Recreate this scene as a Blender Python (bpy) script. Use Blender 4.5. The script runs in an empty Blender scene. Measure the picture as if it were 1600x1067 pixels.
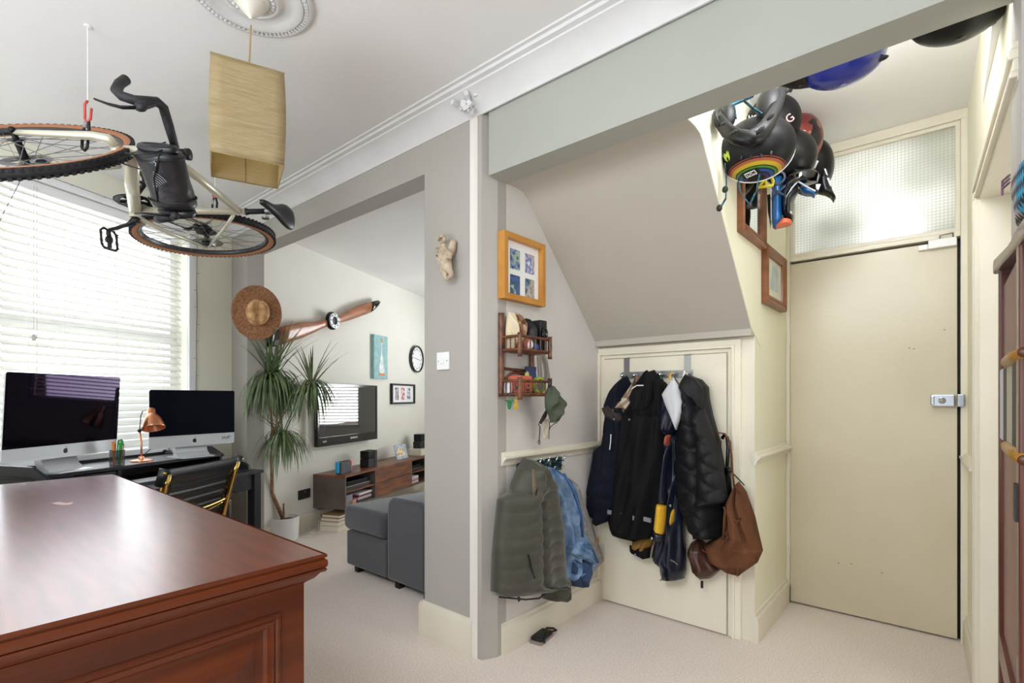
import bpy, bmesh, math, random
from mathutils import Vector as V, Matrix as M
random.seed(7)
PI = math.pi
scn = bpy.context.scene
COL = scn.collection
R = math.radians

# ------------------------------------------------------------------ camera
# level camera 1.2 m above the floor; world X runs along the beam wall, Y runs down the hall
TH = R(40.4); CT, ST = math.cos(TH), math.sin(TH)
cd = bpy.data.cameras.new('camera'); cam = bpy.data.objects.new('camera', cd); COL.objects.link(cam)
cam.location = (0, 0, 1.2); cam.rotation_euler = (PI/2, 0, TH)
cd.lens = 18; cd.sensor_width = 36; cd.sensor_fit = 'HORIZONTAL'; cd.shift_y = 87.5/1600; cd.clip_start = .02
scn.camera = cam
# ------------------------------------------------------------------ sky and light
w = bpy.data.worlds.new('world'); scn.world = w; w.use_nodes = True
w.node_tree.nodes['Background'].inputs[0].default_value = (.88, .94, 1, 1)
w.node_tree.nodes['Background'].inputs[1].default_value = .5
def area(name, loc, direction, sx, sy, power, col=(1, 1, 1)):
    l = bpy.data.lights.new(name, 'AREA'); l.shape = 'RECTANGLE'; l.size = sx; l.size_y = sy; l.energy = power; l.color = col
    o = bpy.data.objects.new(name, l); COL.objects.link(o); o.location = loc
    o.rotation_euler = V(direction).to_track_quat('-Z', 'Z').to_euler(); return o
area('window_daylight', (-4.55, .62, 1.75), (.913, .407, -.12), 1.5, 1.7, 14.5, (.9, .95, 1))
area('transom_daylight', (-.33, 3.75, 2.35), (0, -1, -.12), .8, .6, 1.0, (1, .99, .95))
area('television_room_daylight', (-3.4, 5.95, 1.5), (-.1, -1, -.05), 1.5, 1.5, 57, (.92, .96, 1))
area('side_room_fill', (1.15, 2.25, 1.35), (-1, .12, 0), .8, 1.6, 7.5, (.95, .97, 1))  # added fill through the doorway for hall and alcove; no such source known
area('rear_up_fill', (-1.4, -2.0, .6), (0, .0, 1), 2.4, 2.0, 52, (.80, .90, 1))  # added fill behind the camera, aimed up to brighten the ceiling
area('rear_side_fill', (1.25, -1.4, 1.5), (-1, .42, 0), 1.6, 1.4, 22, (.92, .96, 1))  # added fill from the rear right to lift the window wall, no window known
area('rear_down_fill', (-.7, -.9, 2.5), (0, .45, -1), 1.4, 1.0, 27, (.86, .93, 1))  # added soft fill overhead behind the camera, lifts floor, table and closet
def bulb(name, loc, r, power, col):
    l = bpy.data.lights.new(name, 'POINT'); l.shadow_soft_size = r; l.energy = power; l.color = col
    o = bpy.data.objects.new(name, l); COL.objects.link(o); o.location = loc
bulb('hall_fill', (-.3, 1.98, 2.38), .16, 14, (.96, .97, 1))  # added point fill hidden behind the beam to brighten the hall
vs = scn.view_settings; vs.view_transform = 'Standard'; vs.look = 'None'; vs.gamma = 1; vs.use_curve_mapping = False
vs.exposure = 1.22
scn.render.film_transparent = False
scn.cycles.max_bounces = 10; scn.cycles.diffuse_bounces = 6

# ------------------------------------------------------------------ points from the photograph (1600 x 1067)
def room(x, y): return V((CT*x-ST*y, ST*x+CT*y, 0))
def at(px, py, d):                       # point seen at (px, py), d metres along the view axis
    p = room((px-800)/800*d, d); p.z = 1.2+(621-py)/800*d; return p
def _ray(px, py):
    r = room((px-800)/800, 1); return r.x, r.y, (621-py)/800
def onY(px, py, Y):
    a, b, c = _ray(px, py); t = Y/b; return V((a*t, Y, 1.2+c*t))
def onX(px, py, X):
    a, b, c = _ray(px, py); t = X/a; return V((X, b*t, 1.2+c*t))
FE, FN = V((.407, -.913, 0)).normalized(), V((.913, .407, 0)).normalized()
FROT = math.atan2(FE.y, FE.x)
FP = V((-4.426, 1.69, 0)); TP = V((-4.34, 2.142, 0))
def fac(s, d, z): return FP+FE*s+FN*d+V((0, 0, z))       # window wall: s towards the camera
def tvw(s, d, z): return TP-FE*s+FN*d+V((0, 0, z))       # television wall: s away from the camera

# ------------------------------------------------------------------ materials
def lin(h):
    h = h.lstrip('#'); v = [int(h[i:i+2], 16)/255 for i in (0, 2, 4)]
    return tuple(x/12.92 if x <= .04045 else ((x+.055)/1.055)**2.4 for x in v)+(1,)
def mat(name, col, rough=.5, metal=0, col2=None, nscale=8, ndetail=4, bump=0, bscale=60, spec=.5, coat=0, trans=0, emit=0,
        kind='noise', stretch=(1, 1, 1), lo=.35, hi=.65, alpha=1, sheen=0, stint=None, coatr=.1):
    m = bpy.data.materials.new(name); m.use_nodes = True; nt = m.node_tree; b = nt.nodes['Principled BSDF']
    L = nt.links.new
    b.inputs['Base Color'].default_value = lin(col); b.inputs['Roughness'].default_value = rough
    b.inputs['Metallic'].default_value = metal; b.inputs['Specular IOR Level'].default_value = spec
    b.inputs['Coat Weight'].default_value = coat; b.inputs['Coat Roughness'].default_value = coatr
    b.inputs['Transmission Weight'].default_value = trans
    b.inputs['Sheen Weight'].default_value = sheen; b.inputs['Alpha'].default_value = alpha
    if stint: b.inputs['Specular Tint'].default_value = lin(stint)
    if emit:
        b.inputs['Emission Color'].default_value = lin(col); b.inputs['Emission Strength'].default_value = emit
    tc = nt.nodes.new('ShaderNodeTexCoord'); mp = nt.nodes.new('ShaderNodeMapping'); L(tc.outputs['Object'], mp.inputs[0])
    mp.inputs['Scale'].default_value = stretch
    if col2:
        if kind == 'noise':
            t = nt.nodes.new('ShaderNodeTexNoise'); t.inputs['Scale'].default_value = nscale; t.inputs['Detail'].default_value = ndetail; out = t.outputs[0]
        elif kind == 'wave':
            t = nt.nodes.new('ShaderNodeTexWave'); t.inputs['Scale'].default_value = nscale; t.inputs['Distortion'].default_value = 4; t.inputs['Detail'].default_value = ndetail; t.bands_direction = 'Z'; out = t.outputs[1]
        elif kind == 'voronoi':
            t = nt.nodes.new('ShaderNodeTexVoronoi'); t.inputs['Scale'].default_value = nscale; out = t.outputs[0]
        L(mp.outputs[0], t.inputs[0])
        cr = nt.nodes.new('ShaderNodeValToRGB'); cr.color_ramp.elements[0].position = lo; cr.color_ramp.elements[1].position = hi
        cr.color_ramp.elements[0].color = lin(col); cr.color_ramp.elements[1].color = lin(col2)
        L(out, cr.inputs[0]); L(cr.outputs[0], b.inputs['Base Color'])
    if bump:
        t = nt.nodes.new('ShaderNodeTexNoise'); t.inputs['Scale'].default_value = bscale; t.inputs['Detail'].default_value = 5
        L(mp.outputs[0], t.inputs[0]); bp = nt.nodes.new('ShaderNodeBump'); bp.inputs['Strength'].default_value = bump; bp.inputs['Distance'].default_value = .004
        L(t.outputs[0], bp.inputs['Height']); L(bp.outputs[0], b.inputs['Normal'])
    return m
def cells(name, cols, scale, rough=.6, stretch=(1, 1, 1), kind='voronoi'):   # patches of several colours
    m = bpy.data.materials.new(name); m.use_nodes = True; nt = m.node_tree; b = nt.nodes['Principled BSDF']; b.inputs['Roughness'].default_value = rough
    tc = nt.nodes.new('ShaderNodeTexCoord'); mp = nt.nodes.new('ShaderNodeMapping'); mp.inputs['Scale'].default_value = stretch
    nt.links.new(tc.outputs['Object'], mp.inputs[0])
    t = nt.nodes.new('ShaderNodeTexVoronoi' if kind == 'voronoi' else 'ShaderNodeTexNoise'); t.inputs['Scale'].default_value = scale
    nt.links.new(mp.outputs[0], t.inputs[0])
    cr = nt.nodes.new('ShaderNodeValToRGB'); cr.color_ramp.interpolation = 'CONSTANT' if kind == 'voronoi' else 'LINEAR'
    e = cr.color_ramp.elements
    while len(e) < len(cols): e.new(.5)
    for i, c in enumerate(cols):
        e[i].position = i/len(cols) if kind == 'voronoi' else .3+.4*i/max(1, len(cols)-1); e[i].color = lin(c)
    if kind == 'voronoi':
        sp = nt.nodes.new('ShaderNodeSeparateColor'); nt.links.new(t.outputs['Color'], sp.inputs[0]); nt.links.new(sp.outputs[0], cr.inputs[0])
    else: nt.links.new(t.outputs[0], cr.inputs[0])
    nt.links.new(cr.outputs[0], b.inputs['Base Color']); return m
def stripes(name, cols, scale, axis=2, rough=.5):
    m = bpy.data.materials.new(name); m.use_nodes = True; nt = m.node_tree; b = nt.nodes['Principled BSDF']; b.inputs['Roughness'].default_value = rough
    tc = nt.nodes.new('ShaderNodeTexCoord'); sp = nt.nodes.new('ShaderNodeSeparateXYZ'); nt.links.new(tc.outputs['Object'], sp.inputs[0])
    mu = nt.nodes.new('ShaderNodeMath'); mu.operation = 'MULTIPLY'; mu.inputs[1].default_value = scale; nt.links.new(sp.outputs[axis], mu.inputs[0])
    fr = nt.nodes.new('ShaderNodeMath'); fr.operation = 'FRACT'; nt.links.new(mu.outputs[0], fr.inputs[0])
    cr = nt.nodes.new('ShaderNodeValToRGB'); cr.color_ramp.interpolation = 'CONSTANT'; e = cr.color_ramp.elements
    while len(e) < len(cols): e.new(.5)
    for i, c in enumerate(cols): e[i].position = i/len(cols); e[i].color = lin(c)
    nt.links.new(fr.outputs[0], cr.inputs[0]); nt.links.new(cr.outputs[0], b.inputs['Base Color']); return m

K = {}
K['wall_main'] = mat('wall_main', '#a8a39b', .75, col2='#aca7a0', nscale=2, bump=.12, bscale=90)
K['wall_window'] = mat('wall_window', '#e8e6d4', .75, col2='#eae8d8', nscale=2, bump=.1, bscale=90)
K['wall_tv'] = mat('wall_tv', '#dcdad0', .75, col2='#e0ded6', nscale=2, bump=.1, bscale=90)
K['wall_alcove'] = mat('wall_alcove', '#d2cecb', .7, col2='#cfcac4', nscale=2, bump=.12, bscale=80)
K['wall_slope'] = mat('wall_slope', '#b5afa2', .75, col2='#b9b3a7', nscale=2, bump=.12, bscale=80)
K['wall_hall'] = mat('wall_hall', '#e9e6d0', .7, col2='#e6e3ca', nscale=2, bump=.12, bscale=80)
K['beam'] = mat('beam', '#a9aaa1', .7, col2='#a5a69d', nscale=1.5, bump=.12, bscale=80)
K['ceiling'] = mat('ceiling', '#ecebea', .85, col2='#e8e6e5', nscale=1.3, bump=.15, bscale=40)
K['cornice'] = mat('cornice', '#dcdbdb', .7, col2='#d6d5d4', nscale=6, bump=.4, bscale=30)
K['gloss_cream'] = mat('gloss_cream', '#dfd9c8', .35, col2='#d9d2bf', nscale=3, bump=.15, bscale=50)
K['door_cream'] = mat('door_cream', '#cfc6ae', .25, col2='#c9bfa6', nscale=2, bump=.14, bscale=60)
K['closet_cream'] = mat('closet_cream', '#ebe5d2', .32, col2='#e4dcc8', nscale=2, bump=.3, bscale=55)
K['white_trim'] = mat('white_trim', '#e6e2da', .4, bump=.1)
K['carpet'] = mat('carpet', '#f0e2d6', .95, col2='#d4c3b5', nscale=150, ndetail=3, bump=1.0, bscale=320, sheen=.3)
K['white'] = mat('white', '#ececec', .45)
K['black'] = mat('black', '#0c0c0e', .5)
K['black_gloss'] = mat('black_gloss', '#08080a', .12, coat=.4)
K['rubber'] = mat('rubber', '#1b1b1c', .75, bump=.3, bscale=200)
K['chrome'] = mat('chrome', '#c8ccd2', .12, 1)
K['steel'] = mat('steel', '#9a9a9c', .35, 1)
K['dark_metal'] = mat('dark_metal', '#26262a', .35, .8)
K['gold'] = mat('gold', '#d8b56a', .12, 1)
K['copper'] = mat('copper', '#d8906c', .3, .9)
K['alu'] = mat('alu', '#c9cdd0', .35, .3)

# ------------------------------------------------------------------ builders
def box(bm, lo, hi):                            # returns its vertices
    x0, y0, z0 = lo; x1, y1, z1 = hi
    vs_ = [bm.verts.new(p) for p in ((x0, y0, z0), (x1, y0, z0), (x1, y1, z0), (x0, y1, z0), (x0, y0, z1), (x1, y0, z1), (x1, y1, z1), (x0, y1, z1))]
    for f in ((0, 3, 2, 1), (4, 5, 6, 7), (0, 1, 5, 4), (1, 2, 6, 5), (2, 3, 7, 6), (3, 0, 4, 7)): bm.faces.new([vs_[i] for i in f])
    return vs_
def cbox(bm, c, s, rot=None):
    for v in box(bm, [-a/2 for a in s], [a/2 for a in s]):
        p = v.co if rot is None else rot @ v.co
        v.co = p+V(c)
def prism(bm, poly, f, a, b):                 # f(u, v, w) -> point ; poly swept from w=a to w=b
    A = [bm.verts.new(f(u, v, a)) for u, v in poly]; B_ = [bm.verts.new(f(u, v, b)) for u, v in poly]; n = len(poly)
    bm.faces.new(A[::-1]); bm.faces.new(B_)
    for i in range(n): bm.faces.new((A[i], A[(i+1) % n], B_[(i+1) % n], B_[i]))
def tube(bm, pts, r, n=8, closed=False, flat=1.0, up=None):
    pts = [V(p) for p in pts]; m = len(pts); rr = r if isinstance(r, (list, tuple)) else [r]*m
    rings = []; prev = None
    for i, p in enumerate(pts):
        if closed: t = (pts[(i+1) % m]-pts[i-1])
        else: t = pts[min(i+1, m-1)]-pts[max(i-1, 0)]
        t = t.normalized() if t.length > 1e-9 else V((0, 0, 1))
        ref = V(up) if up is not None else (prev if prev is not None else (V((0, 0, 1)) if abs(t.z) < .9 else V((1, 0, 0))))
        x = (ref-t*ref.dot(t))
        if x.length < 1e-6: x = t.orthogonal()
        x.normalize(); y = t.cross(x); prev = x
        rings.append([bm.verts.new(p+(x*math.cos(2*PI*k/n)*flat+y*math.sin(2*PI*k/n))*rr[i]) for k in range(n)])
    for i in range(m if closed else m-1):
        a, b = rings[i], rings[(i+1) % m]
        for k in range(n): bm.faces.new((a[k], a[(k+1) % n], b[(k+1) % n], b[k]))
    if not closed: bm.faces.new(rings[0][::-1]); bm.faces.new(rings[-1])
def lathe(bm, prof, n=24, f=lambda p: p, cap=True, arc=2*PI):
    full = abs(arc-2*PI) < 1e-6; rings = []
    for r, z in prof:
        rings.append([bm.verts.new(f(V((r*math.cos(arc*k/n), r*math.sin(arc*k/n), z)))) for k in range(n if full else n+1)])
    for i in range(len(prof)-1):
        a, b = rings[i], rings[i+1]; q = len(a)
        for k in range(q if full else q-1): bm.faces.new((a[k], a[(k+1) % q], b[(k+1) % q], b[k]))
    if cap and full: bm.faces.new(rings[0][::-1]); bm.faces.new(rings[-1])
def ell(bm, c, r, rot=None, seg=16, rin=10):
    for v in bmesh.ops.create_uvsphere(bm, u_segments=seg, v_segments=rin, radius=1)['verts']:
        p = V((v.co.x*r[0], v.co.y*r[1], v.co.z*r[2])); v.co = (rot @ p if rot else p)+V(c)
def rings(bm, rs, f, cap_end=True, cap_start=False):   # rs: (x0,x1,y0,y1,h) rectangles lofted; f(x,y,h)
    R_ = [[bm.verts.new(f(*p, h)) for p in ((a, c), (b, c), (b, d), (a, d))] for a, b, c, d, h in rs]
    for p, q in zip(R_, R_[1:]):
        for k in range(4): bm.faces.new((p[k], p[(k+1) % 4], q[(k+1) % 4], q[k]))
    if cap_end: bm.faces.new(R_[-1])
    if cap_start: bm.faces.new(R_[0][::-1])
def relief(bm, poly, f, d0, D, fold=None, nz=30, nu=20, back=.02, taper=.06, pw=.5):   # a filled, folded cloth body
    vs_ = [p[1] for p in poly]; v0, v1 = min(vs_), max(vs_); n = len(poly); rows = []
    for j in range(nz+1):
        v = v0+(v1-v0)*(.5-.5*math.cos(PI*j/nz)) if nz < 14 else v0+(v1-v0)*j/nz
        v = min(max(v, v0+1e-4*(v1-v0)), v1-1e-4*(v1-v0)); us = []
        for i in range(n):
            (a, b), (c, d) = poly[i], poly[(i+1) % n]
            if (b-v)*(d-v) < 0: us.append(a+(c-a)*(v-b)/(d-b))
        if len(us) < 2: continue
        l, r = min(us), max(us); tp = min(1, max(0, (v1-v)/taper))**.5*min(1, .45+max(0, (v-v0)/taper)); rg = []
        for i in range(nu+1):
            t = i/nu; u = l+(r-l)*t; s_ = max(0, math.sin(PI*t))**pw
            dd = D*tp*s_*(fold(t, v, u) if fold else 1)
            rg.append(bm.verts.new(f(u, v, d0+dd)))
        for i in range(nu-1, 0, -2):
            t = i/nu; rg.append(bm.verts.new(f(l+(r-l)*t, v, d0-back*math.sin(PI*t)*tp)))
        rows.append(rg)
    for a, b in zip(rows, rows[1:]):
        q = len(a)
        for k in range(q): bm.faces.new((a[k], a[(k+1) % q], b[(k+1) % q], b[k]))
    bm.faces.new(rows[0][::-1]); bm.faces.new(rows[-1])
WM = {}
def nm(name): return name
def obj(name, bm, m, parent=None, smooth=False, bevel=0, label=None, kind=None, subsurf=0, wspace=True, auto=None):
    bmesh.ops.recalc_face_normals(bm, faces=bm.faces[:])
    me = bpy.data.meshes.new(name)
    if parent is not None and wspace: bm.transform(WM[parent.name].inverted())
    if smooth:
        for f in bm.faces: f.smooth = True
        if auto:
            for e in bm.edges:
                if len(e.link_faces) == 2 and e.calc_face_angle(0) > auto: e.smooth = False
    bm.to_mesh(me); bm.free()
    for mm in (m if isinstance(m, list) else [m]): me.materials.append(K[mm] if isinstance(mm, str) else mm)
    o = bpy.data.objects.new(name, me); COL.objects.link(o)
    if parent is not None: o.parent = parent
    WM[o.name] = WM[parent.name] if parent is not None else M()
    if bevel:
        b = o.modifiers.new('bevel', 'BEVEL'); b.width = bevel; b.segments = 2; b.limit_method = 'ANGLE'
    if subsurf:
        s_ = o.modifiers.new('sub', 'SUBSURF'); s_.levels = subsurf; s_.render_levels = subsurf
    if label: o['label'] = label
    if kind: o['kind'] = kind
    return o
def tag(o, label, cat, group=None):
    o['label'] = label; o['category'] = cat
    if group: o['group'] = group
    return o
def thing(name, label, cat, loc=(0, 0, 0), rz=0, group=None, mtx=None):
    o = bpy.data.objects.new(name, None); COL.objects.link(o)
    m_ = mtx if mtx is not None else M.Translation(V(loc)) @ M.Rotation(rz, 4, 'Z')
    o.matrix_world = m_; WM[o.name] = m_.copy(); o.empty_display_size = .05
    return tag(o, label, cat, group)
def struct(name, bm, m, **k):
    o = obj(name, bm, m, **k); o['kind'] = 'structure'; return o
def simple(name, bm, m, label, cat, group=None, **k): return tag(obj(name, bm, m, **k), label, cat, group)
B = bmesh.new
def bbox(lo, hi): b = B(); box(b, lo, hi); return b
def text(name, s, size, mtx, m, parent, depth=.001):
    cu = bpy.data.curves.new(name, 'FONT'); cu.body = s; cu.size = size; cu.extrude = depth; cu.align_x = 'CENTER'; cu.align_y = 'CENTER'
    t = bpy.data.objects.new('tmp', cu); COL.objects.link(t); dg = bpy.context.evaluated_depsgraph_get()
    me = bpy.data.meshes.new_from_object(t.evaluated_get(dg)); bpy.data.objects.remove(t)
    bm = B(); bm.from_mesh(me); bm.transform(mtx); return obj(name, bm, m, parent)
def basis(o, x, y, z):
    m_ = M.Identity(4)
    for i, a in enumerate((x, y, z)):
        for j in range(3): m_[j][i] = a[j]
    for j in range(3): m_[j][3] = o[j]
    return m_
Z = V((0, 0, 1))
def frame4(bm, f, u0, u1, v0, v1, w, d0, d1):       # four-sided flat frame of width w
    rings(bm, [(u0, u1, v0, v1, d0), (u0, u1, v0, v1, d1), (u0+w, u1-w, v0+w, v1-w, d1), (u0+w, u1-w, v0+w, v1-w, d0)], f, cap_end=False)
# ================================================================== THE SETTING
YB = 1.69; XA = -1.585; XH = -.72; YC = 2.68; YD = 3.35
ZC = 2.6
def wallpoly(name, pts, z0, z1, m, **k):
    b = B(); prism(b, pts, lambda u, v, w: V((u, v, w)), z0, z1); return struct(name, b, m, **k)
# floor
wallpoly('floor', [(-3.0, -3.6), (1.4, -3.6), (1.4, 3.6), (-1.6, 3.6), (-1.6, 5.7), (-6.2, 5.7), (-4.45, 1.75)], -.1, 0, 'carpet')
# ceilings
wallpoly('ceiling', [(-3.0, -3.6), (1.4, -3.6), (1.4, 1.75), (-4.6, 1.75)], ZC, ZC+.1, 'ceiling')
wallpoly('ceiling_television_room', [(-4.6, 1.8), (-1.6, 1.8), (-1.6, 5.7), (-6.2, 5.7)], 2.55, 2.65, 'ceiling')
wallpoly('ceiling_hall', [(-1.6, 1.8), (.4, 1.8), (.4, 3.45), (-1.6, 3.45)], 2.61, 2.7, 'ceiling')
# beam wall : pier, beams, nib
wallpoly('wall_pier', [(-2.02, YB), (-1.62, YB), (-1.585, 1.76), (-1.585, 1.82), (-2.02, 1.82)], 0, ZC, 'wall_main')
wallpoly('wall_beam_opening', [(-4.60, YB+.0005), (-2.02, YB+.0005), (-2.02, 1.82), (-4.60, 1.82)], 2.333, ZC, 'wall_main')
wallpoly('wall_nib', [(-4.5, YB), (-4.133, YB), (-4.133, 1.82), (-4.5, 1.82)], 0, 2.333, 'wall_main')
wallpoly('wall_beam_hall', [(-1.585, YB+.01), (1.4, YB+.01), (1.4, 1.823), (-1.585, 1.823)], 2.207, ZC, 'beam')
wallpoly('trim_1', [(-1.684, YB-.012), (-1.655, YB-.012), (-1.640, YB+.01), (-1.684, YB+.01)], 0, 2.5, 'white_trim')
# cornice : cove moulding along the beam wall
b = B()
pr = [(1.692, 2.49), (1.684, 2.49), (1.68, 2.50), (1.664, 2.52), (1.642, 2.545), (1.615, 2.563), (1.598, 2.570), (1.598, 2.578), (1.578, 2.582), (1.572, 2.592), (1.558, 2.594), (1.552, 2.605), (1.692, 2.605)]
prism(b, pr, lambda u, v, w: V((w, u, v)), -4.6, 1.4)
co = struct('trim_3', b, 'cornice', smooth=True, auto=.5)
b = B()                                                    # cracked plaster lump where the post meets the cornice
random.seed(3)
for i in range(16):
    c = V((-1.66+random.uniform(-.05, .06), 1.64+random.uniform(-.04, .03), 2.525+random.uniform(-.03, .03)))
    cbox(b, c, (random.uniform(.01, .035), random.uniform(.01, .03), random.uniform(.008, .03)), M.Rotation(random.uniform(0, 3), 3, V((random.random(), random.random(), 1))))
for i in range(9):
    c = V((-.66+random.uniform(-.02, .02), 1.63+random.uniform(-.04, .04), 2.535+random.uniform(-.03, .03)))
    cbox(b, c, (.012, .035, .02), M.Rotation(random.uniform(-.6, .6), 3, 'X'))
struct('trim_4', b, 'cornice')
# alcove under the stairs
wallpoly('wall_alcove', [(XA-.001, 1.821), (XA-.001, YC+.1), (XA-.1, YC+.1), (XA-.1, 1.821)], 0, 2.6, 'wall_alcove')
wallpoly('wall_television_room_right', [(-1.69, 2.7), (-1.69, 5.7), (-1.6, 5.7), (-1.6, 2.7)], 0, 2.6, 'wall_tv')
b = B()   # stair soffit : short flat, then the slope
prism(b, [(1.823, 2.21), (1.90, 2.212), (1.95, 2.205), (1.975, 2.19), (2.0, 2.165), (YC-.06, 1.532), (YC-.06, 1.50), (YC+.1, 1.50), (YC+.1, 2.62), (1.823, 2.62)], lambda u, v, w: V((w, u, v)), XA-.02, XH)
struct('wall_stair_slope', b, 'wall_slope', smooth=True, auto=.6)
wallpoly('wall_closet', [(XA, YC), (-.7205, YC), (-.7205, YC+.1), (XA, YC+.1)], 0, 1.53, 'gloss_cream')
wallpoly('wall_hall_left', [(XH-.1, YC+.003), (XH, YC+.003), (XH, YD+.1), (XH-.1, YD+.1)], 0, 2.62, 'wall_hall')
RP = [V((.072, YD, 0)), V((.094, 2.775, 0))]
rd = (RP[1]-RP[0]).normalized(); rn = V((rd.y, -rd.x, 0))            # rn points away from the hall
if rn.x < 0: rn = -rn
def rw(s, d, z): return RP[0]+rd*s-rn*d+Z*z                            # right hall wall: s towards the camera, d into the hall
def rwbox(bm, s0, s1, d0, d1, z0, z1): prism(bm, [(s0, d0), (s1, d0), (s1, d1), (s0, d1)], lambda u, v, w: rw(u, v, w), z0, z1)
b = B(); rwbox(b, -.1, .66, -.12, 0, 0, 2.62); rwbox(b, .66, 1.62, -.12, 0, 2.0, 2.62); struct('wall_hall_right', b, 'wall_hall')
b = B(); rwbox(b, 1.5, 1.66, -.2, .004, 0, 2.25); box(b, (.33, 1.70, 0), (1.4, 1.82, 2.25)); box(b, (1.3, -3.6, 0), (1.4, 1.75, 2.6)); struct('wall_right', b, 'wall_main')
b = B(); rwbox(b, .60, 1.9, -1.3, -1.2, 0, 2.4); rwbox(b, .62, .66, -1.3, -.1, 0, 2.4); rwbox(b, 1.62, 1.66, -1.3, -.25, 0, 2.4); struct('wall_beyond_doorway', b, 'wall_hall')
wallpoly('floor_beyond_doorway', [(1.4, 1.6), (1.5, 1.6), (1.5, 3.6), (1.4, 3.6)], -.1, 0, 'carpet')
wallpoly('ceiling_beyond_doorway', [(.1, 1.75), (1.5, 1.75), (1.5, 3.5), (.1, 3.5)], 2.3, 2.4, 'ceiling')
# doorway on the right: architrave + jamb
b = B()
for s0, s1, d1 in ((.583, .60, .016), (.60, .625, .022), (.625, .655, .014), (.655, .672, .02)): rwbox(b, s0, s1, -.005, d1, 0, 2.0)
rwbox(b, .655, .68, -.13, .006, 0, 1.98)
struct('trim_5', b, 'gloss_cream', bevel=.003)
b = B()
for z0, z1, d1 in ((2.045, 2.062, .016), (2.02, 2.045, .022), (1.99, 2.02, .014), (1.975, 1.99, .02)): rwbox(b, .583, 1.62, -.005, d1, z0, z1)
rwbox(b, .66, 1.62, -.13, .006, 1.965, 1.985)
struct('trim_6', b, 'gloss_cream', bevel=.003)
b = B(); rwbox(b, .69, .725, -.86, -.125, .01, 1.95); dr2 = struct('door_3', b, 'closet_cream')
b = B(); rwbox(b, .583, .60, -.003, .03, .0, 0.0001+.001)
b.free()
# window wall, window reveal and sill
WS0, WS1, WZ0, WZ1 = .40, 1.55, .86, 2.41
def fbox(bm, s0, s1, d0, d1, z0, z1): prism(bm, [(s0, d0), (s1, d0), (s1, d1), (s0, d1)], lambda u, v, w: fac(u, v, w), z0, z1)
def tbox(bm, s0, s1, d0, d1, z0, z1): prism(bm, [(s0, d0), (s1, d0), (s1, d1), (s0, d1)], lambda u, v, w: tvw(u, v, w), z0, z1)
b = B(); fbox(b, -.15, WS0, -.2, 0, 0, ZC); fbox(b, WS1, 5.6, -.2, 0, 0, ZC); fbox(b, WS0, WS1, -.2, 0, 0, WZ0-.03); fbox(b, WS0, WS1, -.2, 0, WZ1, ZC)
struct('wall_window', b, 'wall_window')
b = B()
fbox(b, WS0-.06, WS0, -.01, .015, WZ0-.03, WZ1+.0); fbox(b, WS1, WS1+.07, -.01, .015, WZ0-.03, WZ1+.0); fbox(b, WS0-.06, WS1+.07, -.01, .02, WZ1, WZ1+.05)
fbox(b, WS0-.08, WS1+.09, -.18, .05, WZ0-.035, WZ0)
struct('trim_7', b, 'white', bevel=.004)
wn = bpy.data.objects.new('window_1', None)
b = B()
for a0, a1 in ((WS0, WS0+.05), (WS1-.05, WS1)): fbox(b, a0, a1, -.17, -.11, WZ0, WZ1)
for z in (WZ0, (WZ0+WZ1)/2-.02, WZ1-.05): fbox(b, WS0+.05, WS1-.05, -.17, -.11, z, z+.05)
win = struct('window_1', b, 'white')
glass = mat('window_glass', '#ffffff', .0, trans=1, spec=.5)
nt = glass.node_tree; b_ = nt.nodes['Principled BSDF']; b_.inputs['IOR'].default_value = 1.02
for z0, z1 in ((WZ0+.05, (WZ0+WZ1)/2-.02), ((WZ0+WZ1)/2+.03, WZ1-.05)):
    b = B(); fbox(b, WS0+.05, WS1-.05, -.142, -.138, z0, z1); obj('pane', b, glass, win)
# television-room walls
b = B(); tbox(b, -.42, 4.2, -.15, 0, 0, 2.6); struct('wall_television', b, 'wall_tv')
b = B()
box(b, (-6.3, 5.55, 0), (-4.25, 5.7, 2.6)); box(b, (-2.6, 5.55, 0), (-1.55, 5.7, 2.6)); box(b, (-4.25, 5.55, 0), (-2.6, 5.7, .75)); box(b, (-4.25, 5.55, 2.2), (-2.6, 5.7, 2.6))
struct('wall_television_room_far', b, 'wall_tv')
b = B(); box(b, (-6.5, 8.6, -.1), (-1, 8.8, 5)); struct('wall_street_house', b, mat('street_brick', '#b0795c', .9, col2='#8f5c46', nscale=12, stretch=(1, 1, 4)))
# skirtings
skp = [(0, 0), (.018, 0), (.018, .105), (.014, .118), (.008, .125), (.006, .14), (0, .145)]
def skirt(name, p, q, n, prof=skp, m='gloss_cream'):
    p, q, n = V(p), V(q), V(n).normalized(); b = B(); L = (q-p).length; e = (q-p)/L
    prism(b, prof, lambda u, v, w: p+e*w+n*u+Z*v, 0, L); return struct(name, b, m, smooth=True, auto=.4)
skirt('baseboard_pier', (-2.035, YB, 0), (-1.672, YB, 0), (0, -1, 0), [(0, 0), (.02, 0), (.02, .15), (.012, .17), (0, .172)])
skirt('baseboard_pier_side', (-2.02, 1.82, 0), (-2.02, 1.668, 0), (-1, 0, 0), [(0, 0), (.02, 0), (.02, .15), (.012, .17), (0, .172)])
skirt('baseboard_alcove', (XA, 1.785, 0), (XA, YC, 0), (1, 0, 0))
skirt('baseboard_hall_left', (XH, YC-.01, 0), (XH, YD, 0), (1, 0, 0))
skirt('baseboard_hall_right', rw(0, 0, 0), rw(.583, 0, 0), -rn)
skirt('baseboard_television', tvw(-.35, 0, 0), tvw(4.1, 0, 0), FN, [(0, 0), (.02, 0), (.02, .12), (.012, .14), (0, .145)])
skirt('baseboard_window', fac(-.1, 0, 0), fac(5, 0, 0), FN)
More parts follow.
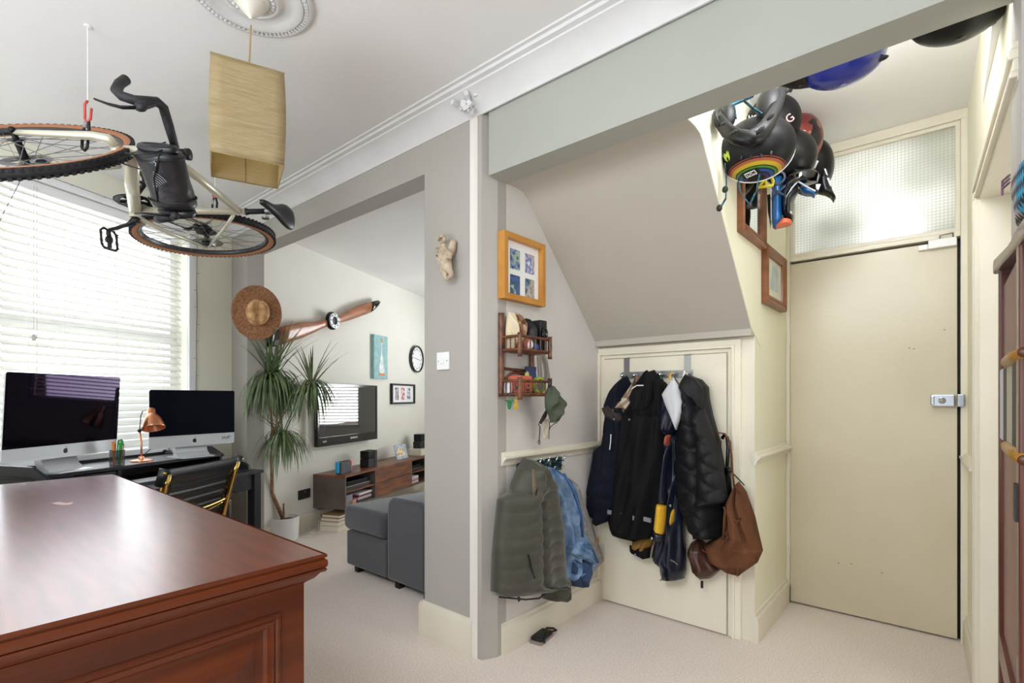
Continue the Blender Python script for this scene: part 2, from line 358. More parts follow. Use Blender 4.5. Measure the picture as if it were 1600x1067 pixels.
rail = [(0, -.034), (.008, -.034), (.012, -.018), (.02, -.008), (.03, 0), (.03, .008), (.016, .012), (.01, .024), (0, .028)]
skirt('trim_8', (XA, 1.785, .915), (XA, YC, .915), (1, 0, 0), rail)
skirt('trim_9', (XH, YC-.01, .905), (XH, YD, .905), (1, 0, 0), rail)
skirt('trim_10', rw(0, 0, .905), rw(.583, 0, .905), -rn, rail)
# closet door frame
b = B()
fc = lambda u, v, w: V((u, YC-w, v))
def arch(b, u0, u1, v1, steps):       # steps: (inner, outer, depth) of an architrave around u0..u1, up to v1
    for a, c, d in steps:
        prism(b, [(u0-c, 0), (u0-a, 0), (u0-a, v1+a), (u1+a, v1+a), (u1+a, 0), (u1+c, 0), (u1+c, v1+c), (u0-c, v1+c)], fc, -.005, d)
arch(b, -1.553, -.842, 1.428, [(0, .02, .012), (.02, .034, .03), (.034, .062, .022)])
struct('trim_11', b, 'closet_cream', bevel=.002)
b = B(); box(b, (-1.548, YC-.022, .008), (-.848, YC+.01, 1.423)); d1 = struct('door_1', b, 'closet_cream')
b = B()
for z in (.25, 1.12): box(b, (-1.556, YC-.028, z), (-1.54, YC-.02, z+.08))
obj('hinge', b, 'gloss_cream', d1)
# front door + transom
b = B()
fc2 = lambda u, v, w: V((u, YD-w, v))
for a0, a1, z0, z1, dd in ((XH, XH+.018, 0, 2.56, .03), (.048, .09, 0, 2.56, .03), (XH, .09, 2.56, 2.61, .03), (XH+.018, .048, 1.99, 2.015, .028)):
    prism(b, [(a0, z0), (a1, z0), (a1, z1), (a0, z1)], fc2, -.06, dd)
frame4(b, fc2, XH+.018, .048, 2.015, 2.56, .02, -.02, .018)
struct('trim_12', b, 'gloss_cream', bevel=.003)
b = B(); box(b, (-.72, YD+.031, 0), (.06, YD+.1, 1.99)); struct('wall_door_gap_backing', b, 'black')  # black sheet behind the door, paints the shade in its edge gap
b = B(); box(b, (-.82, YD+.03, 2.56), (.5, YD+.12, 2.7)); box(b, (.06, YD+.03, 0), (.5, YD+.12, 2.56)); box(b, (-.90, YD+.03, 0), (-.72, YD+.12, 2.56)); struct('wall_front', b, 'gloss_cream')
b = B(); box(b, (-.702, YD-.012, .01), (.036, YD+.03, 1.978)); fd = struct('door_2', b, 'door_cream', bevel=.003)
b = B(); box(b, (-.684, YD+.004, 2.02), (.030, YD+.010, 2.552))
m = bpy.data.materials.new('wired_glass'); m.use_nodes = True; nt = m.node_tree; nt.nodes.clear(); L = nt.links.new
out = nt.nodes.new('ShaderNodeOutputMaterial'); tr = nt.nodes.new('ShaderNodeBsdfTranslucent'); gl = nt.nodes.new('ShaderNodeBsdfGlossy'); mx = nt.nodes.new('ShaderNodeMixShader')
tc = nt.nodes.new('ShaderNodeTexCoord'); sp = nt.nodes.new('ShaderNodeSeparateXYZ'); L(tc.outputs['Object'], sp.inputs[0])
acc = None
for ax in (0, 2):
    a = nt.nodes.new('ShaderNodeMath'); a.operation = 'MULTIPLY'; a.inputs[1].default_value = 1/.0155; L(sp.outputs[ax], a.inputs[0])
    c = nt.nodes.new('ShaderNodeMath'); c.operation = 'FRACT'; L(a.outputs[0], c.inputs[0])
    d = nt.nodes.new('ShaderNodeMath'); d.operation = 'LESS_THAN'; d.inputs[1].default_value = .13; L(c.outputs[0], d.inputs[0])
    if acc: e = nt.nodes.new('ShaderNodeMath'); e.operation = 'MAXIMUM'; L(acc, e.inputs[0]); L(d.outputs[0], e.inputs[1]); acc = e.outputs[0]
    else: acc = d.outputs[0]
nz = nt.nodes.new('ShaderNodeTexNoise'); nz.inputs['Scale'].default_value = 2.2; L(tc.outputs['Object'], nz.inputs[0])
cr = nt.nodes.new('ShaderNodeValToRGB'); cr.color_ramp.elements[0].color = (.62, .62, .55, 1); cr.color_ramp.elements[1].color = (.95, .95, .9, 1); cr.color_ramp.elements[0].position = .35; cr.color_ramp.elements[1].position = .55; L(nz.outputs[0], cr.inputs[0])
mc = nt.nodes.new('ShaderNodeMixRGB'); mc.inputs[2].default_value = (.55, .56, .52, 1); L(acc, mc.inputs[0]); L(cr.outputs[0], mc.inputs[1]); L(mc.outputs[0], tr.inputs[0])
gl.inputs['Roughness'].default_value = .15; mx.inputs[0].default_value = .06; L(tr.outputs[0], mx.inputs[1]); L(gl.outputs[0], mx.inputs[2]); L(mx.outputs[0], out.inputs[0])
w2 = struct('window_2', b, m)
b = B()
for z0 in (.28, .78, 1.5): box(b, (-.716, YD-.034, z0), (-.700, YD-.012, z0+.10))
obj('hinge', b, 'gloss_cream', fd)
b = B()                                                     # chrome rim latch
lc = onY(1487, 626, YD-.03)
box(b, (-.062, YD-.055, lc.z-.028), (.026, YD-.012, lc.z+.030)); box(b, (.034, YD-.06, lc.z-.030), (.062, YD-.028, lc.z+.032)); ell(b, (-.022, YD-.06, lc.z), (.016, .02, .016)); box(b, (-.066, YD-.06, lc.z-.022), (-.05, YD-.05, lc.z+.024))
obj('door_latch', b, 'chrome', fd, bevel=.004, label='chrome rim latch')
b = B(); box(b, (-.075, YD-.04, 1.945), (.034, YD-.012, 1.988)); box(b, (-.115, YD-.03, 1.945), (-.075, YD-.012, 1.972)); obj('door_closer', b, 'white', fd, bevel=.004, label='white closer box')
b = B(); tube(b, [(-.03, YD-.05, 2.0), (.02, YD-.045, 2.006)], .003); tube(b, [(-.03, YD-.05, 2.0), (-.03, YD-.03, 1.99)], .003); tube(b, [(.02, YD-.045, 2.006), (.02, YD-.03, 1.99)], .003); obj('closer_arm', b, 'steel', fd)
b = B()                                                     # chips in the door paint
for x, y in ((1421, 544), (1428, 545), (1476, 515), (1310, 880), (1330, 881), (1378, 895)):
    p = onY(x, y, YD-.0125); cbox(b, p, (.008, .001, .006))
obj('paint_chips', b, mat('chip', '#94846a', .8), fd, kind='stuff')

# ================================================================== CEILING ROSE AND PAPER SHADE
rc = at(392, 2, 1.775); rc = V((rc.x, rc.y, ZC))
fr_ = lambda p: V((rc.x+p.x, rc.y+p.y, ZC-p.z))
b = B()
lathe(b, [(.20, 0), (.205, .006), (.20, .014), (.19, .016), (.186, .010), (.172, .010), (.168, .018), (.15, .02), (.14, .012), (.12, .008), (.10, .012), (.093, .022), (.085, .024), (.08, .016), (.062, .018), (.056, .03), (.045, .034), (0.001, .036)], 64, fr_)
rose = tag(obj('ceiling_rose', b, 'cornice', smooth=True, auto=.9), 'round white plaster ceiling rose with beaded rings above the paper lampshade', 'ceiling rose')
b = B()
for k in range(72):
    a = 2*PI*k/72; cbox(b, fr_(V((.179*math.cos(a), .179*math.sin(a), .014))), (.012, .006, .010), M.Rotation(a, 3, 'Z'))
for k in range(26):
    a = 2*PI*k/26; ell(b, fr_(V((.071*math.cos(a), .071*math.sin(a), .02))), (.007, .004, .006), M.Rotation(a, 3, 'Z'), 6, 5)
obj('bead_ornament', b, 'cornice', rose, kind='stuff')
b = B(); lathe(b, [(.050, .03), (.050, .036), (.040, .050), (.018, .074), (.006, .084), (.005, .09)], 24, fr_)
lampc = thing('pendant_lamp', 'tall square paper lampshade hanging on a cord from the ceiling rose', 'lamp', (rc.x, rc.y, ZC-.03))
obj('canopy', b, mat('canopy_cream', '#d9d2c6', .4), lampc, smooth=True, auto=.8)
cc = at(388, 40, 1.782)
b = B(); tube(b, [(rc.x, rc.y, ZC-.11), (cc.x, cc.y, 2.28)], .0028, 6); obj('cord', b, mat('cord_tan', '#9c8556', .6), lampc)
s1, s2 = at(329, 80, 1.630), at(444, 110, 1.737)
ex = (s2-s1); ex.z = 0; Ls = ex.length; ex.normalize(); ey = V((-ex.y, ex.x, 0));
if ey.dot(room(0, 1)) < 0: ey = -ey
zt, zb_ = 2.300, 1.985; hw = Ls/2; ctr = V((s1.x, s1.y, 0))+ex*hw+ey*hw
shade_m = mat('paper_shade', '#d2c8aa', .8, col2='#b4a47c', nscale=5, ndetail=8, stretch=(2, 2, 45), bump=1.0, bscale=14, lo=.3, hi=.7)
nt = shade_m.node_tree
pb = nt.nodes['Principled BSDF']; tl = nt.nodes.new('ShaderNodeBsdfTranslucent'); tl.inputs[0].default_value = lin('#f0deb4'); mx = nt.nodes.new('ShaderNodeMixShader'); mx.inputs[0].default_value = .55
nt.links.new(pb.outputs[0], mx.inputs[1]); nt.links.new(tl.outputs[0], mx.inputs[2]); nt.links.new(mx.outputs[0], nt.nodes['Material Output'].inputs[0])
for k in range(4):
    a = [(-1, -1), (1, -1), (1, 1), (-1, 1)][k]; c = [(1, -1), (1, 1), (-1, 1), (-1, -1)][k]
    b = B(); g = []
    for j in range(13):
        z = zb_+(zt-zb_)*j/12; bul = 1+.05*math.sin(PI*j/12); row = []
        for i in range(7):
            t = i/6; u = (a[0]+(c[0]-a[0])*t)*hw*bul; v = (a[1]+(c[1]-a[1])*t)*hw*bul
            q = .004*random.uniform(-1, 1) if 0 < i < 6 and 0 < j < 12 else 0
            row.append(b.verts.new(ctr+ex*(u+q)+ey*(v+q)+Z*z))
        g.append(row)
    for j in range(12):
        for i in range(6): b.faces.new((g[j][i], g[j][i+1], g[j+1][i+1], g[j+1][i]))
    o = obj('shade_panel', b, shade_m, lampc, smooth=True); so = o.modifiers.new('s', 'SOLIDIFY'); so.thickness = .001
b = B()
for z in (zt, zb_):
    tube(b, [ctr+ex*(x*hw)+ey*(y*hw)+Z*z for x, y in ((-1, -1), (1, -1), (1, 1), (-1, 1))], .0022, 6, closed=True)
tube(b, [ctr-ex*hw+Z*zt, ctr+ex*hw+Z*zt], .002, 5); tube(b, [ctr-ey*hw+Z*zt, ctr+ey*hw+Z*zt], .002, 5)
tube(b, [ctr+ey*hw*.98+Z*zb_, ctr+ey*hw*.98+Z*(zt)], .0018, 5)
obj('wire_frame', b, mat('wire', '#8a7444', .5), lampc)
b = B(); lathe(b, [(.018, 0), (.02, .04), (.012, .06), (.012, .07)], 12, lambda p: V((cc.x+p.x, cc.y+p.y, 2.22+p.z))); ell(b, (cc.x, cc.y, 2.19), (.028, .028, .036)); obj('bulb', b, 'white', lampc, smooth=True)

# ================================================================== VENETIAN BLIND
bl = thing('venetian_blind', 'white slatted venetian blind covering the window over the desk', 'blind', fac(1.0, -.04, WZ1-.03), FROT)
slat_m = bpy.data.materials.new('slat_white'); slat_m.use_nodes = True; nt = slat_m.node_tree; pb = nt.nodes['Principled BSDF']; pb.inputs['Base Color'].default_value = lin('#ebeae4'); pb.inputs['Roughness'].default_value = .5
tl = nt.nodes.new('ShaderNodeBsdfTranslucent'); tl.inputs[0].default_value = (.9, .9, .86, 1); mx = nt.nodes.new('ShaderNodeMixShader'); mx.inputs[0].default_value = .35
nt.links.new(pb.outputs[0], mx.inputs[1]); nt.links.new(tl.outputs[0], mx.inputs[2]); nt.links.new(mx.outputs[0], nt.nodes['Material Output'].inputs[0])
Lb = 1.06; bme = None; nsl = 32; pitch = .0465
for i in range(nsl):
    if bme is None:
        b = B(); th = R(38)
        P_ = [(-.025, .0), (-.012, .0022), (0, .003), (.012, .0022), (.025, 0), (.025, -.0028), (0, .0002), (-.025, -.0028)]
        prism(b, [(y*math.cos(th)-z*math.sin(th), -y*math.sin(th)-z*math.cos(th)) for y, z in P_], lambda u, v, w: V((w, u, v)), -Lb/2, Lb/2)
        o = obj('slat', b, slat_m, bl, wspace=False); bme = o.data
    else:
        o = bpy.data.objects.new('slat', bme); COL.objects.link(o); o.parent = bl
    o.location = (-.035, 0, -.045-pitch*i)
b = B(); box(b, (-Lb/2-.035, -.03, -.02), (Lb/2-.035, .03, .028)); obj('head_rail', b, 'white', bl, wspace=False)
b = B(); box(b, (-Lb/2-.035, -.025, -.045-pitch*nsl-.008), (Lb/2-.035, .025, -.045-pitch*nsl+.012)); obj('bottom_rail', b, 'white', bl, wspace=False)
b = B()
for x in (-.42, -.1, .2, .38):
    for y in (-.026, .026): tube(b, [(x, y, 0), (x, y, -.045-pitch*nsl)], .0012, 4)
obj('ladder_cords', b, 'white', bl, wspace=False)
b = B()
for x, zz in ((.36, -.83), (.345, -1.14)): tube(b, [(x, .034, 0), (x, .034, zz)], .001, 4); lathe(b, [(.004, 0), (.011, -.012), (.009, -.035)][::-1], 10, lambda p, x=x, zz=zz: V((x+p.x, .034+p.y, zz+p.z)))
obj('pull_cord', b, mat('pull', '#b9b6b0', .5), bl, wspace=False)

# ================================================================== MAHOGANY CABINET (foreground)
wood = mat('mahogany', '#6a3014', .38, col2='#4c200c', nscale=3, ndetail=8, stretch=(1, .25, 8), coat=.12, spec=.35, lo=.3, hi=.7, coatr=.25)
woodt = mat('mahogany_top', '#6a2c1a', .36, col2='#501c10', nscale=6, ndetail=9, stretch=(1, 7, 1), coat=.9, lo=.3, hi=.7, coatr=.22, bump=.05, bscale=8)
tx0, tx1, ty0, ty1 = -2.86, -1.10, -.95, .566
ck = thing('mahogany_cabinet', 'large reddish-brown polished wooden cabinet with moulded top in the foreground', 'cabinet', (-1.98, -.2, 0))
idf = lambda x, y, z: V((x, y, z))
b = B(); rings(b, [(tx0+.26, tx1, ty0, ty1, 0), (tx0+.26, tx1, ty0, ty1, .80)], idf, cap_start=True); obj('carcass', b, wood, ck)
b = B()
prf = [(0, .775), (.004, .785), (.010, .790), (.020, .796), (.028, .806), (.030, .810), (.038, .811), (.040, .815), (.0385, .8185), (.0365, .819), (.0405, .822), (.0415, .829), (.0405, .8365), (.0365, .839), (.0365, .8415), (.040, .843), (.0405, .8465), (.039, .85)]
rings(b, [((tx0 if z > .809 else tx0+.26)-o_, tx1+o_, ty0-o_, ty1+o_, z) for o_, z in prf], idf, cap_end=False); obj('top_moulding', b, wood, ck, smooth=True, auto=.7)
b = B(); box(b, (tx0-.038, ty0-.038, .8445), (tx1+.038, ty1+.031, .8506)); obj('cabinet_top', b, woodt, ck)
def onZ(px, py, z):
    a, b_, c = _ray(px, py); t = (z-1.2)/c; return V((a*t, b_*t, z))
b = B(); prism(b, [onZ(*p, .8506).xy[:] for p in ((80, 786), (92, 784), (104, 786), (115, 784), (111, 788), (100, 789), (88, 788))], idf, .8504, .8509); obj('worn_mark', b, mat('worn', '#b08c84', .5), ck)
def panel(x, y0, y1, z0, z1, parent):      # raised and fielded panel on the x-facing end
    f = lambda u, v, w: V((x+w, u, v)); b = B(); q = [(0, .001), (.004, .006), (.010, .007), (.014, .003), (.018, .006), (.024, .006), (.028, -.004), (.034, -.010), (.042, -.010), (.050, -.009), (.086, .003), (.09, .004)]
    rings(b, [(y0+i, y1-i, z0+i, z1-i, d) for i, d in q], f); return obj('raised_panel', b, wood, parent)
# stiles and rails stand proud of the recess
pz = .742; pe = .515
panel(tx1+.012, -.30, pe, .10, pz, ck); panel(tx1+.012, -.87, -.37, .10, pz, ck)
b = B(); xx = tx1
for y0, y1, z0, z1 in ((pe, ty1, 0, .79), (-.37, -.30, 0, .79), (ty0, -.87, 0, .79), (-.30, pe, pz, .79), (-.30, pe, 0, .10), (-.87, -.37, pz, .79), (-.87, -.37, 0, .10)): box(b, (xx-.002, y0, z0), (xx+.012, y1, z1))
obj('end_frame', b, wood, ck)
for x0, x1 in ((-2.56, -2.12), (-2.08, -1.64), (-1.60, -1.16)):
    b = B(); rings(b, [(x0+i, x1-i, .08+i, .74-i, d) for i, d in ((0, 0), (0, .018), (.05, .018), (.056, .010), (.09, .010), (.12, .016))], lambda u, v, w: V((u, ty1+w, v)))
    d_ = obj('cabinet_door', b, wood, ck); b = B(); ell(b, (x0+.04, ty1+.03, .45), (.012, .014, .012)); obj('knob', b, 'gold', d_, smooth=True)
b = B(); prism(b, [(1.823, 2.21), (1.90, 2.212), (1.95, 2.205), (1.975, 2.19), (2.0, 2.165), (YC-.06, 1.532), (YC+.1, 1.45), (YC+.1, 2.62), (1.823, 2.62)], lambda u, v, w: V((w, u, v)), XH, XH+.004)
struct('wall_hall_left_upper', b, 'wall_hall')
# ================================================================== DESK BY THE WINDOW
ink = mat('black_brown_wood', '#17161b', .38, col2='#1f1d22', nscale=4, ndetail=6, stretch=(1, 8, 1), bump=.1)
def lf(s, d, z): return fac(s, d, z)
desk = thing('desk', 'black-brown wooden desk with raised shelf under the window', 'desk', fac(1.05, .35, 0), FROT)
DS0, DS1, DD = .43, 1.83, .685
def part(name, fn, boxes, m, parent, **k):
    b = B()
    for a in boxes: fn(b, *a)
    return obj(name, b, m, parent, **k)
part('desktop', fbox, [(DS0-.012, DS1+.012, .03, DD+.012, .678, .70)], ink, desk, bevel=.003)
for s in (DS0, DS1-.06):
    for d in (.035, DD-.06): part('leg', fbox, [(s, s+.06, d, d+.06, 0, .678)], ink, desk, bevel=.003)
b = B(); f_ = lambda u, v, w: fac(u, DD-.012-w, v)
prism(b, [(DS0+.06, .678), (DS0+.06, .575), (DS0+.20, .575), (DS0+.24, .60), (DS1-.24, .60), (DS1-.2, .575), (DS1-.06, .575), (DS1-.06, .678)], f_, 0, .02)
obj('apron', b, ink, desk)
part('side_apron', fbox, [(DS0+.01, DS0+.03, .095, DD-.06, .56, .678)], ink, desk); part('side_apron', fbox, [(DS1-.03, DS1-.01, .095, DD-.06, .56, .678)], ink, desk)
for s in (DS0, DS1-.018):
    b = B(); f_ = lambda u, v, w, s=s: fac(s+w, u, v)
    prism(b, [(.05, .70), (.60, .70), (.59, .725), (.56, .745), (.52, .755), (.05, .755)], f_, 0, .018); obj('gallery_rail', b, ink, desk)
# raised shelf along the back
HS0, HS1, HZ = .47, 1.60, .81
hut = thing('desk_riser', 'long black raised shelf with drawer and cable hole standing on the desk', 'shelf', fac(1.03, .2, .70), FROT)
part('riser_top', fbox, [(HS0, HS1, .03, .40, HZ-.02, HZ)], ink, hut, bevel=.002)
part('upright', fbox, [(HS0, HS0+.018, .04, .39, .70, HZ-.02)], ink, hut); part('upright', fbox, [(HS1-.018, HS1, .04, .39, .70, HZ-.02)], ink, hut); part('upright', fbox, [(1.17, 1.188, .04, .39, .70, HZ-.02)], ink, hut)
b = B(); f_ = lambda u, v, w: fac(u, .06+w, v)
pl = [(HS0+.02, .70), (1.03, .70)]+[(1.03+.035*(1-math.cos(a)), .735+.03*math.sin(a)) for a in [PI*k/8 for k in range(9)]][1:-1]+[(1.10, .70), (1.17, .70), (1.17, HZ-.02), (HS0+.02, HZ-.02)]
prism(b, pl, f_, 0, .012); obj('back_board', b, ink, hut)
dw = part('drawer', fbox, [(1.20, HS1-.03, .375, .395, .705, HZ-.026)], ink, hut, bevel=.002)
b = B(); k_ = fac(1.36, .40, .745); ell(b, k_, (.011, .011, .011)); ell(b, k_+FE*-.02+FN*.004, (.008, .006, .008)); obj('knob', b, 'chrome', dw, smooth=True)
part('back_ledge', fbox, [(.62, HS1-.12, .03, .045, HZ, HZ+.035)], ink, hut)
for s in (HS0, HS1-.016):
    b = B(); f_ = lambda u, v, w, s=s: fac(s+w, u, v)
    prism(b, [(.03, HZ), (.50 if s > 1 else .41, HZ-.02), (.49 if s > 1 else .40, HZ-.004), (.38 if s > 1 else .30, HZ+.046), (.03, HZ+.046)], f_, 0, .016); obj('end_wing', b, ink, hut)
# low cabinet under the desk
lc_ = thing('low_cabinet', 'dark brown panelled low cabinet standing under the desk', 'cabinet', fac(.62, .3, 0), FROT)
part('carcass', fbox, [(.52, 1.0, .06, .50, 0, .50)], ink, lc_)
b = B(); rings(b, [(.54+i, .98-i, .04+i, .46-i, d) for i, d in ((0, 0), (0, .018), (.05, .018), (.055, .008), (.075, .008), (.10, .015))], lambda u, v, w: fac(u, .50+w, v)); obj('cabinet_door', b, ink, lc_)
part('cabinet_top', fbox, [(.51, 1.01, .05, .515, .50, .52)], mat('cab_top', '#55504e', .3), lc_)

# ------------------------------------------------------------------ computers
scr_m = mat('screen_glass', '#0a090e', .03, spec=.22, stint='#a070c8', coat=0)
scr2_m = mat('screen_glass_two', '#0b0c12', .03, spec=.3, stint='#8890b8')
def apple(size, f):
    pts = []
    for k in range(40):
        a = 2*PI*k/40; r = 1.0; x, y = math.cos(a), math.sin(a)
        r = 1-.10*max(0, math.cos(a-PI/2))**8-.07*max(0, math.cos(a+PI/2))**10
        X, Y = x*r*.92, y*r
        if x > .0: 
            dx, dy = X-1.08, Y-.12; q = math.hypot(dx, dy)
            if q < .42: X = 1.08+dx/q*.42; Y = .12+dy/q*.42
        pts.append((X*size, Y*size))
    b = B(); prism(b, pts, f, 0, .0008)
    lf_ = [(.05, 1.12), (.15, 1.38), (.42, 1.62), (.40, 1.38), (.25, 1.18)]
    prism(b, [(x*size, y*size) for x, y in lf_], f, 0, .0008); return b
def computer(label, c, ang, wd, ht, z0, foot, chin, scr, lean=0):
    t = thing('desktop_computer', label, 'computer', (c[0], c[1], foot), ang)
    mw = WM[t.name]; F = lambda x, y, z: mw @ V((x, y+((z-z0-ht/2)*lean if z > z0 else 0), z-foot))
    def rr(u0, u1, v0, v1, r):
        q = []
        for cx, cy, a0 in ((u1-r, v1-r, 0), (u0+r, v1-r, 90), (u0+r, v0+r, 180), (u1-r, v0+r, 270)):
            for k in range(5): a = R(a0+90*k/4); q.append((cx+r*math.cos(a), cy+r*math.sin(a)))
        return q
    f = lambda u, v, w: F(u, w, v)
    b = B(); prism(b, rr(-wd/2, wd/2, z0, z0+ht, .012), f, -.008, 0); 
    b2 = [(-wd/2+.03, z0+.03), (wd/2-.03, z0+.03), (wd/2-.03, z0+ht-.03), (-wd/2+.03, z0+ht-.03)]
    prism(b, b2, f, -.035, -.008); obj('body', b, 'alu', t)
    b = B(); q = rr(-wd/2, wd/2, z0, z0+ht, .012); q = [(u, max(v, z0+chin)) for u, v in q]; q2 = []
    for p in q:
        if not q2 or (abs(p[0]-q2[-1][0])+abs(p[1]-q2[-1][1])) > 1e-5: q2.append(p)
    prism(b, q2, f, 0, .0025); s_ = obj('screen', b, scr, t)
    b = B(); rings(b, [(-wd/2+.022, wd/2-.022, z0+chin+.02, z0+ht-.02, .0026)], lambda u, v, w: F(u, w, v)); obj('display_area', b, scr, s_)
    obj('logo', apple(.014, lambda u, v, w: F(-u, w+.0002, z0+chin*.48+v)), 'black', t, label='black fruit emblem')
    b = B(); prof = [(.0, z0+.05), (-.012, z0+.01), (.0, foot+.035), (.03, foot+.008), (.085, foot+.006), (.085, foot), (-.11, foot), (-.11, foot+.006), (-.03, foot+.012), (-.05, foot+.05), (-.06, z0+.05)]
    prism(b, [(y-.03, z) for y, z in prof], lambda u, v, w: F(w, u, v), -.10, .10); obj('stand', b, 'alu', t, smooth=True, auto=.5)
    return t, F
ic1 = computer('left desktop computer, nearer one with purple-tinted dark screen, silver chin and foot', (-3.555, .54), math.atan2(-.795, .606), .65, .435, .886, HZ, .068, scr_m, .058)
ic2 = computer('right desktop computer with black screen behind the copper desk lamp', (-3.77, 1.211), math.atan2(-.98, .19), .54, .365, .882, HZ, .075, scr2_m)
random.seed(5); b = B()                                    # pen scribble sticker on the chin
for k in range(6):
    x = -.245+k*.011; tube(b, [ic2[1](x, .0008, .925+random.uniform(-.012, .012)) for x in (x, x+.004, x+.009, x+.005, x+.012)], .0009, 4)
obj('scribble', b, 'black', ic2[0])
# ------------------------------------------------------------------ copper lamp, pens, keyboards, cable
lp = at(221, 714, 3.13); lp.z = HZ
dl = thing('desk_lamp', 'copper desk lamp with bell shade on the raised shelf between the computers', 'lamp', lp)
b = B(); lathe(b, [(.058, 0), (.058, .008), (.045, .012), (.018, .014), (.014, .03), (.0, .032)], 28, lambda p: lp+p); obj('base', b, 'copper', dl, smooth=True, auto=.6)
el = at(218, 673, 3.16); sh = at(237, 657, 3.10)
b = B(); tube(b, [lp+Z*.02, at(221, 693, 3.14), el], .0055, 10); obj('stem', b, 'copper', dl, smooth=True)
b = B(); ell(b, el, (.011, .011, .011)); tube(b, [el, el+(sh-el)*.35], .005, 8); obj('joint', b, 'dark_metal', dl, smooth=True)
ax = (at(236, 636, 3.10)-at(241, 672, 3.06)).normalized(); q_ = Z.rotation_difference(ax).to_matrix(); sc_ = at(240, 669, 3.06)
b = B(); lathe(b, [(.060, -.002), (.059, .006), (.054, .03), (.043, .062), (.030, .084), (.024, .09), (.022, .094), (.022, .122), (.016, .128), (0, .129)], 28, lambda p: sc_+q_ @ p, cap=False)
o = obj('lamp_shade', b, 'copper', dl, smooth=True, auto=.8); so = o.modifiers.new('s', 'SOLIDIFY'); so.thickness = .0015
b = B(); lathe(b, [(.0, .02), (.02, .02), (.026, .04), (.014, .07), (0, .072)], 14, lambda p: sc_+q_ @ p); obj('bulb', b, 'white', o, smooth=True)
b = B(); tube(b, [at(230, 640, 3.1), at(223, 642, 3.12), at(220, 650, 3.14), at(219, 662, 3.15), el], .0025, 6); obj('flex', b, 'black', dl)
b = B(); tube(b, [at(227, 708, 3.16), at(235, 702, 3.22), at(250, 699, 3.3), at(262, 699, 3.38), at(266, 703, 3.4), at(258, 705, 3.36)], .003, 6); ell(b, at(257, 704, 3.36), (.02, .012, .009)); simple('black_cable', b, 'black', 'looped thin black cable lying behind the copper lamp', 'cable')
pc = at(183, 722, 2.95); pc.z = HZ
pt = thing('pen_pot', 'dark mesh pen pot between the computers holding green scissors and pens', 'pen pot', pc)
meshm = mat('mesh_metal', '#35343c', .4, .6, alpha=.55)
b = B(); lathe(b, [(.036, 0), (.036, .085)], 24, lambda p: pc+p, cap=False); obj('pot_wall', b, meshm, pt, smooth=True)
b = B(); tube(b, [pc+V((.036*math.cos(a), .036*math.sin(a), .085)) for a in [2*PI*k/20 for k in range(20)]], .0018, 5, closed=True); lathe(b, [(.036, 0), (.036, .002)], 20, lambda p: pc+p); obj('rim', b, 'dark_metal', pt)
for k, (nme, c1, dx, dy, r, h, lb) in enumerate([('scissors', '#1f9c3c', .012, .0, .009, .13, 'green-handled scissors leaning in the mesh pen pot'), ('highlighter', '#f08a2c', -.018, -.005, .008, .135, 'orange highlighter standing in the mesh pen pot'), ('pen', '#2a7a30', -.006, .012, .004, .145, 'thin green pen standing in the mesh pen pot'), ('pen', '#7a5a9a', .006, .016, .004, .15, 'thin purple pen standing in the mesh pen pot'), ('pencil', '#c98a5a', .018, .012, .004, .12, 'wooden pencil standing in the mesh pen pot'), ('pen', '#2a2f6a', -.02, .012, .0045, .12, 'dark blue pen standing in the mesh pen pot')]):
    cr_ = room(1, 0); a = pc+cr_*dx+V((0, 0, .004)); e = pc+cr_*(dx*1.35+.006)+V((0, 0, h))+room(0, 1)*dy
    b = B(); tube(b, [a, e], [r*.6, r], 8)
    if nme == 'scissors': tube(b, [e+cr_*(.012*math.cos(t))+Z*(.016*math.sin(t)) for t in [2*PI*k_/12 for k_ in range(12)]], .004, 6, closed=True)
    simple(nme, b, mat('pen'+str(k), c1, .4), lb, nme)
def keyboard(s, d, label):
    t = thing('keyboard', label, 'keyboard', fac(s, d, .701), FROT)
    b = B(); box(b, (-.14, -.057, 0), (.14, .057, .006)); obj('tray', b, 'alu', t, wspace=False, bevel=.002)
    b = B()
    for i in range(14):
        for j in range(5): box(b, (-.134+i*.0193, -.05+j*.0202, .006), (-.118+i*.0193, -.034+j*.0202, .0085))
    obj('keys', b, 'white', t, wspace=False, kind='stuff')
keyboard(.98, .38, 'slim silver keyboard lying on the desk in front of the cable hole'); keyboard(.72, .5, 'slim silver keyboard lying on the desk behind the chair')

# ------------------------------------------------------------------ office chair
ca, cb_ = V((-2.63, .70, 0)), V((-2.94, 1.15, 0)); ce = (cb_-ca).normalized(); cn = V((ce.y, -ce.x, 0))
if cn.dot(-ca) < 0: cn = -cn          # cn points from the back towards the camera
cmid = (ca+cb_)/2; hw_ = (cb_-ca).length/2
ch = thing('office_chair', 'black ribbed leather office chair with gold frame at the desk', 'chair', (cmid-cn*.22), math.atan2(ce.y, ce.x))
lea = mat('black_leather', '#0f1115', .38, col2='#14161b', nscale=10, bump=.3, bscale=220, spec=.4)
def cp(u, v, w): return cmid+ce*u+cn*(w-.045*(1-(u/hw_)**2)*0+.02*(u/hw_)**2)+Z*v - cn*(.10*(.88-v)/.35)
b = B(); nu, nv = 16, 60; G_ = []
for j in range(nv+1):
    v = .50+.385*j/nv; row = []
    for i in range(nu+1):
        u = -hw_*.90+hw_*1.80*i/nu
        if v > .81: w = .012+.010*math.sin(PI*(v-.81)/.075)
        else: w = .004+.010*abs(math.sin(PI*(v-.50)/.045))**.5
        row.append(b.verts.new(cp(u*(1.06 if v > .815 else .88), v+.008*(1-(u/hw_)**2)*(-1), w)))
    G_.append(row)
